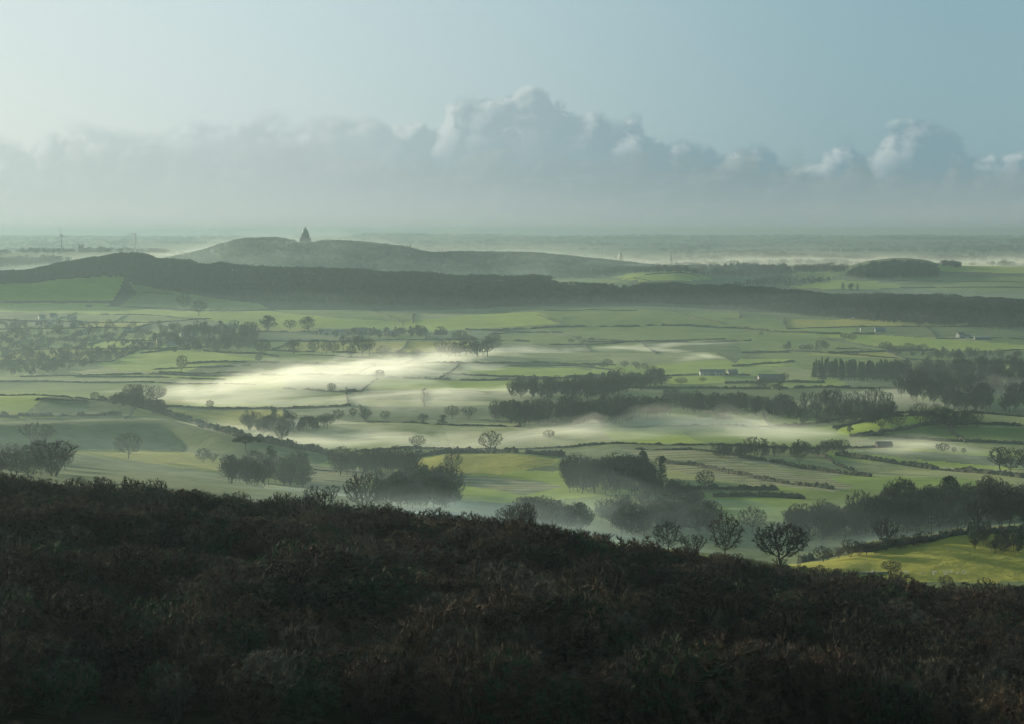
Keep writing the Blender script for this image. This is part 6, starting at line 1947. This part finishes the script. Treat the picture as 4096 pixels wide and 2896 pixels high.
def mist(name, spine, density, label, step=7.0, streak=(240.0, 75.0), wisp=0.9, seed=0, lift=0.0, ymin=200.0, color=(0.93, 0.96, 0.90), floor=0.10, aniso=0.45, level=None, veil=0.34, nwisp=7.0, turn=0.0):
    """a bank of ground mist: closed shape lying on the land, thin at its edges, streaked along the drift.
    spine: (px, py, half width in m, depth in m)"""
    W = np.array([at(a, b, ymin)[:2] for a, b, _, _ in spine])
    w = np.array([s[2] for s in spine], float)
    d = np.array([s[3] for s in spine], float)
    pad = w.max() * 2.2
    xs = np.arange(W[:, 0].min() - pad, W[:, 0].max() + pad, step)
    ys = np.arange(W[:, 1].min() - pad, W[:, 1].max() + pad, step)
    X, Y = np.meshgrid(xs, ys, indexing='ij')
    T = np.zeros_like(X)
    U = np.zeros_like(X)
    Vv = np.zeros_like(X)
    best = np.full_like(X, 1e9)
    run = 0.0
    for k in range(len(W) - 1):
        e = W[k + 1] - W[k]
        L = np.hypot(*e)
        t = np.clip(((X - W[k, 0]) * e[0] + (Y - W[k, 1]) * e[1]) / (L * L), 0, 1)
        dx_, dy_ = X - W[k, 0] - t * e[0], Y - W[k, 1] - t * e[1]
        dist = np.hypot(dx_, dy_)
        ww = w[k] + (w[k + 1] - w[k]) * t
        tt = d[k] + (d[k + 1] - d[k]) * t
        T = np.maximum(T, tt * np.exp(-1.1 * (dist / ww) ** 2))
        U = np.where(dist < best, run + t * L, U)
        Vv = np.where(dist < best, np.sign(dx_ * e[1] - dy_ * e[0]) * dist, Vv)
        best = np.minimum(best, dist)
        run += L
    # broad thin veil with drawn-out wisps lying in it along the drift
    T = T * np.clip(0.75 + 0.9 * fbm(X / 260, Y / 200, 3, seed + 9), 0.1, 1.6) * veil
    rw = np.random.default_rng(500 + seed)
    cum = np.concatenate([[0], np.cumsum(np.hypot(*(W[1:] - W[:-1]).T))])
    wob = 14 * fbm(X / 90, Y / 110, 2, seed + 31)
    for _ in range(int(nwisp * cum[-1] / 100)):
        s_ = rw.uniform(0, cum[-1])
        k = min(int(np.searchsorted(cum, s_) - 1), len(W) - 2) if s_ > 0 else 0
        t = (s_ - cum[k]) / (cum[k + 1] - cum[k])
        e = (W[k + 1] - W[k]) / (cum[k + 1] - cum[k])
        ww, dd = w[k] + (w[k + 1] - w[k]) * t, d[k] + (d[k + 1] - d[k]) * t
        off = rw.normal(0, 0.55) * ww
        c_ = W[k] + e * (s_ - cum[k]) + np.array([-e[1], e[0]]) * off
        ang = rw.normal(0, 0.16) + turn
        ex, ey = e[0] * math.cos(ang) - e[1] * math.sin(ang), e[0] * math.sin(ang) + e[1] * math.cos(ang)
        L, B = rw.uniform(0.8, 2.4) * ww, rw.uniform(0.10, 0.26) * ww + 3
        p_, q_ = (X - c_[0]) * ex + (Y - c_[1]) * ey, -(X - c_[0]) * ey + (Y - c_[1]) * ex + wob
        T += dd * rw.uniform(0.10, 0.55) * math.exp(-0.5 * (off / ww) ** 2) * np.exp(-(p_ / L) ** 2 - (q_ / B) ** 2)
    T = T * np.clip(1.0 + 1.1 * fbm(X / 55 + 3.1 * fbm(X / 150, Y / 150, 2, seed + 51), Y / 80, 4, seed + 41, 0.6), 0.15, 1.9)
    T = np.where(T < 0.25, T * T / 0.25 * 0.9, T)
    T[T < 0.006] = 0
    T[[0, -1], :] = 0
    T[:, [0, -1]] = 0
    Z0 = gz_arr(X, np.maximum(Y, 210)) - 1.0 + lift
    if level is not None:
        T = np.clip(np.minimum(T, level - Z0), 0, None)
    root = None
    for part_, frac, share in (((None, 1.0, 0.30), ('lower_layer', 0.60, 0.45), ('ground_layer', 0.28, 0.85)) if density > 0.006 else ((None, 1.0, 0.5), ('lower_layer', 0.45, 0.8))):
        me = mist_mesh(name, X, Y, Z0, T * frac)
        me.materials.append(volume_mat(name + '_air', density * share, color, aniso))
        o = add(part_ or name, me, root)
        root = root or o
    return tag(root, label, None, None, 'stuff')


def mist_mesh(name, X, Y, Z0, T):
    T = np.where(T < 0.01, 0, T)
    on_ = T > 0
    idb = np.full(X.shape, -1)
    idt = np.full(X.shape, -1)
    use = on_.copy()
    use[1:] |= on_[:-1]
    use[:-1] |= on_[1:]
    u2 = use.copy()
    u2[:, 1:] |= use[:, :-1]
    u2[:, :-1] |= use[:, 1:]
    n0 = int(u2.sum())
    idb[u2] = np.arange(n0)
    n1 = int(on_.sum())
    idt[u2] = idb[u2]
    idt[on_] = n0 + np.arange(n1)
    v = np.concatenate([np.stack([X[u2], Y[u2], Z0[u2]], 1), np.stack([X[on_], Y[on_], (Z0 + T)[on_]], 1)])
    q = on_[:-1, :-1] | on_[1:, :-1] | on_[1:, 1:] | on_[:-1, 1:]
    top = np.stack([idt[:-1, :-1], idt[1:, :-1], idt[1:, 1:], idt[:-1, 1:]], -1)[q]
    bot = np.stack([idb[:-1, :-1], idb[:-1, 1:], idb[1:, 1:], idb[1:, :-1]], -1)[q]
    return mesh_from(name, v, np.concatenate([top, bot]), [])


mist('mist', [(760, 1600, 50, 2), (900, 1580, 75, 7), (1120, 1548, 125, 13), (1330, 1525, 150, 14), (1500, 1500, 125, 11), (1650, 1468, 90, 9), (1800, 1432, 60, 9), (1950, 1408, 50, 9),
              (2150, 1403, 42, 6), (2380, 1399, 42, 6), (2600, 1388, 38, 6), (2800, 1378, 36, 5), (2960, 1372, 28, 2)], 0.0062, 'bright sunlit bank of mist drifting across the middle of the valley', 6.0, seed=1, nwisp=9.0)
mist('mist', [(900, 1625, 90, 5), (1350, 1615, 130, 7), (1750, 1592, 120, 7), (2050, 1575, 80, 5), (2250, 1556, 60, 3)], 0.0048, 'thin veil of mist below the bright bank', 9.0, seed=2, veil=0.9, nwisp=4.0)
mist('mist', [(1400, 1462, 40, 4), (1520, 1442, 46, 6), (1640, 1440, 40, 5)], 0.0095, 'small curl of mist in front of the park trees', 6.0, seed=3)
mist('mist', [(2500, 1394, 34, 4), (2720, 1416, 42, 5), (2800, 1430, 40, 4), (2680, 1444, 30, 3)], 0.0105, 'curling tail of mist at the right end of the bright bank', 6.0, seed=4)
mist('mist', [(1200, 1778, 40, 4), (1450, 1766, 60, 7), (1750, 1768, 70, 8), (1950, 1778, 60, 8), (2150, 1766, 58, 10), (2350, 1734, 60, 10), (2600, 1704, 62, 11), (2800, 1694, 64, 11),
              (2950, 1712, 64, 10), (3150, 1742, 56, 9), (3300, 1772, 50, 8), (3500, 1792, 46, 6), (3700, 1815, 44, 5), (3900, 1838, 44, 4), (4200, 1856, 44, 4)], 0.0072,
     'second bank of mist rising from the near valley towards the right', 6.0, seed=5, nwisp=8.0)
mist('mist', [(900, 1706, 70, 7), (1080, 1726, 75, 9), (1250, 1742, 64, 8)], 0.0050, 'grey mist in the hollow behind the frosted hillside', 6.5, seed=6, veil=0.9, nwisp=3.0)
mist('mist', [(1800, 2090, 90, 9), (2100, 2115, 120, 13), (2500, 2130, 130, 15), (2900, 2140, 125, 15), (3200, 2160, 100, 13), (3500, 2110, 80, 10), (3900, 2070, 75, 8), (4200, 2060, 70, 7)], 0.0010,
     'dusky mist pooled among the trees of the near hollow', 7.0, seed=7, veil=1.0, nwisp=2.0, color=(0.60, 0.78, 0.85))
mist('mist', [(3250, 2180, 26, 5), (3420, 2160, 34, 7), (3620, 2120, 34, 7), (3760, 2110, 26, 5)], 0.0050, 'pale puff of mist behind the hedge above the sheep', 5.0, seed=27)
mist('mist', [(940, 1945, 50, 6), (1150, 1950, 60, 7), (1350, 1975, 54, 6)], 0.0007, 'faint mist at the feet of the pine clump', 6.5, seed=8, veil=1.0, nwisp=2.0)
mist('mist', [(3560, 1600, 80, 10), (3800, 1600, 110, 12), (4200, 1600, 110, 12)], 0.0034, 'grey mist in the wood at the right edge', 8.0, seed=9, veil=0.8, nwisp=3.0)
# mist lying in the far valley behind the ridge and over the town
mist('mist', [(600, 1066, 500, 30), (1000, 1064, 600, 36), (1600, 1060, 700, 44), (2300, 1058, 800, 46), (3000, 1052, 800, 44), (3700, 1048, 800, 40), (4300, 1048, 700, 36)], 0.00022, 'pale mist lying over the far valley behind the ridge', 70.0,
     seed=11, ymin=6400.0, veil=1.0, nwisp=0.2)

mist('mist', [(200, 1096, 300, 55), (900, 1092, 380, 75), (1600, 1098, 380, 75), (2300, 1104, 380, 65), (2900, 1116, 300, 45), (3500, 1120, 260, 30)], 0.00042, 'pale haze filling the hidden valley between the ridge wood and the monument hill', 50.0,
     seed=13, ymin=4960.0, veil=1.0, nwisp=0.2, color=(0.62, 0.80, 0.78))
# thin blue air lying over the whole valley floor, thinning upwards
vx, vy = np.meshgrid(np.arange(-1700, 1701, 50.0), np.arange(720, 4301, 50.0), indexing='ij')
vt = 46.0 * np.clip((vy - 720) / 500, 0, 1) * np.clip((4300 - vy) / 500, 0, 1) * np.clip((1700 - np.abs(vx)) / 300, 0, 1) * (1 + 0.5 * fbm(vx / 500, vy / 500, 3, 91))
vz = gz_arr(vx, vy) - 1.0
vroot = None
for nm_, fr, dn in (('valley_haze', 1.0, VALLEY_D), ('lower_layer', 0.5, VALLEY_D * 1.3)):
    me = mist_mesh('valley_haze', vx, vy, vz, vt * fr)
    me.materials.append(volume_mat('valley_air', dn, (0.50, 0.66, 0.70), 0.40))
    o = add(nm_, me, vroot)
    vroot = vroot or o
tag(vroot, 'thin blue green haze lying over the whole valley floor', None, None, 'stuff')
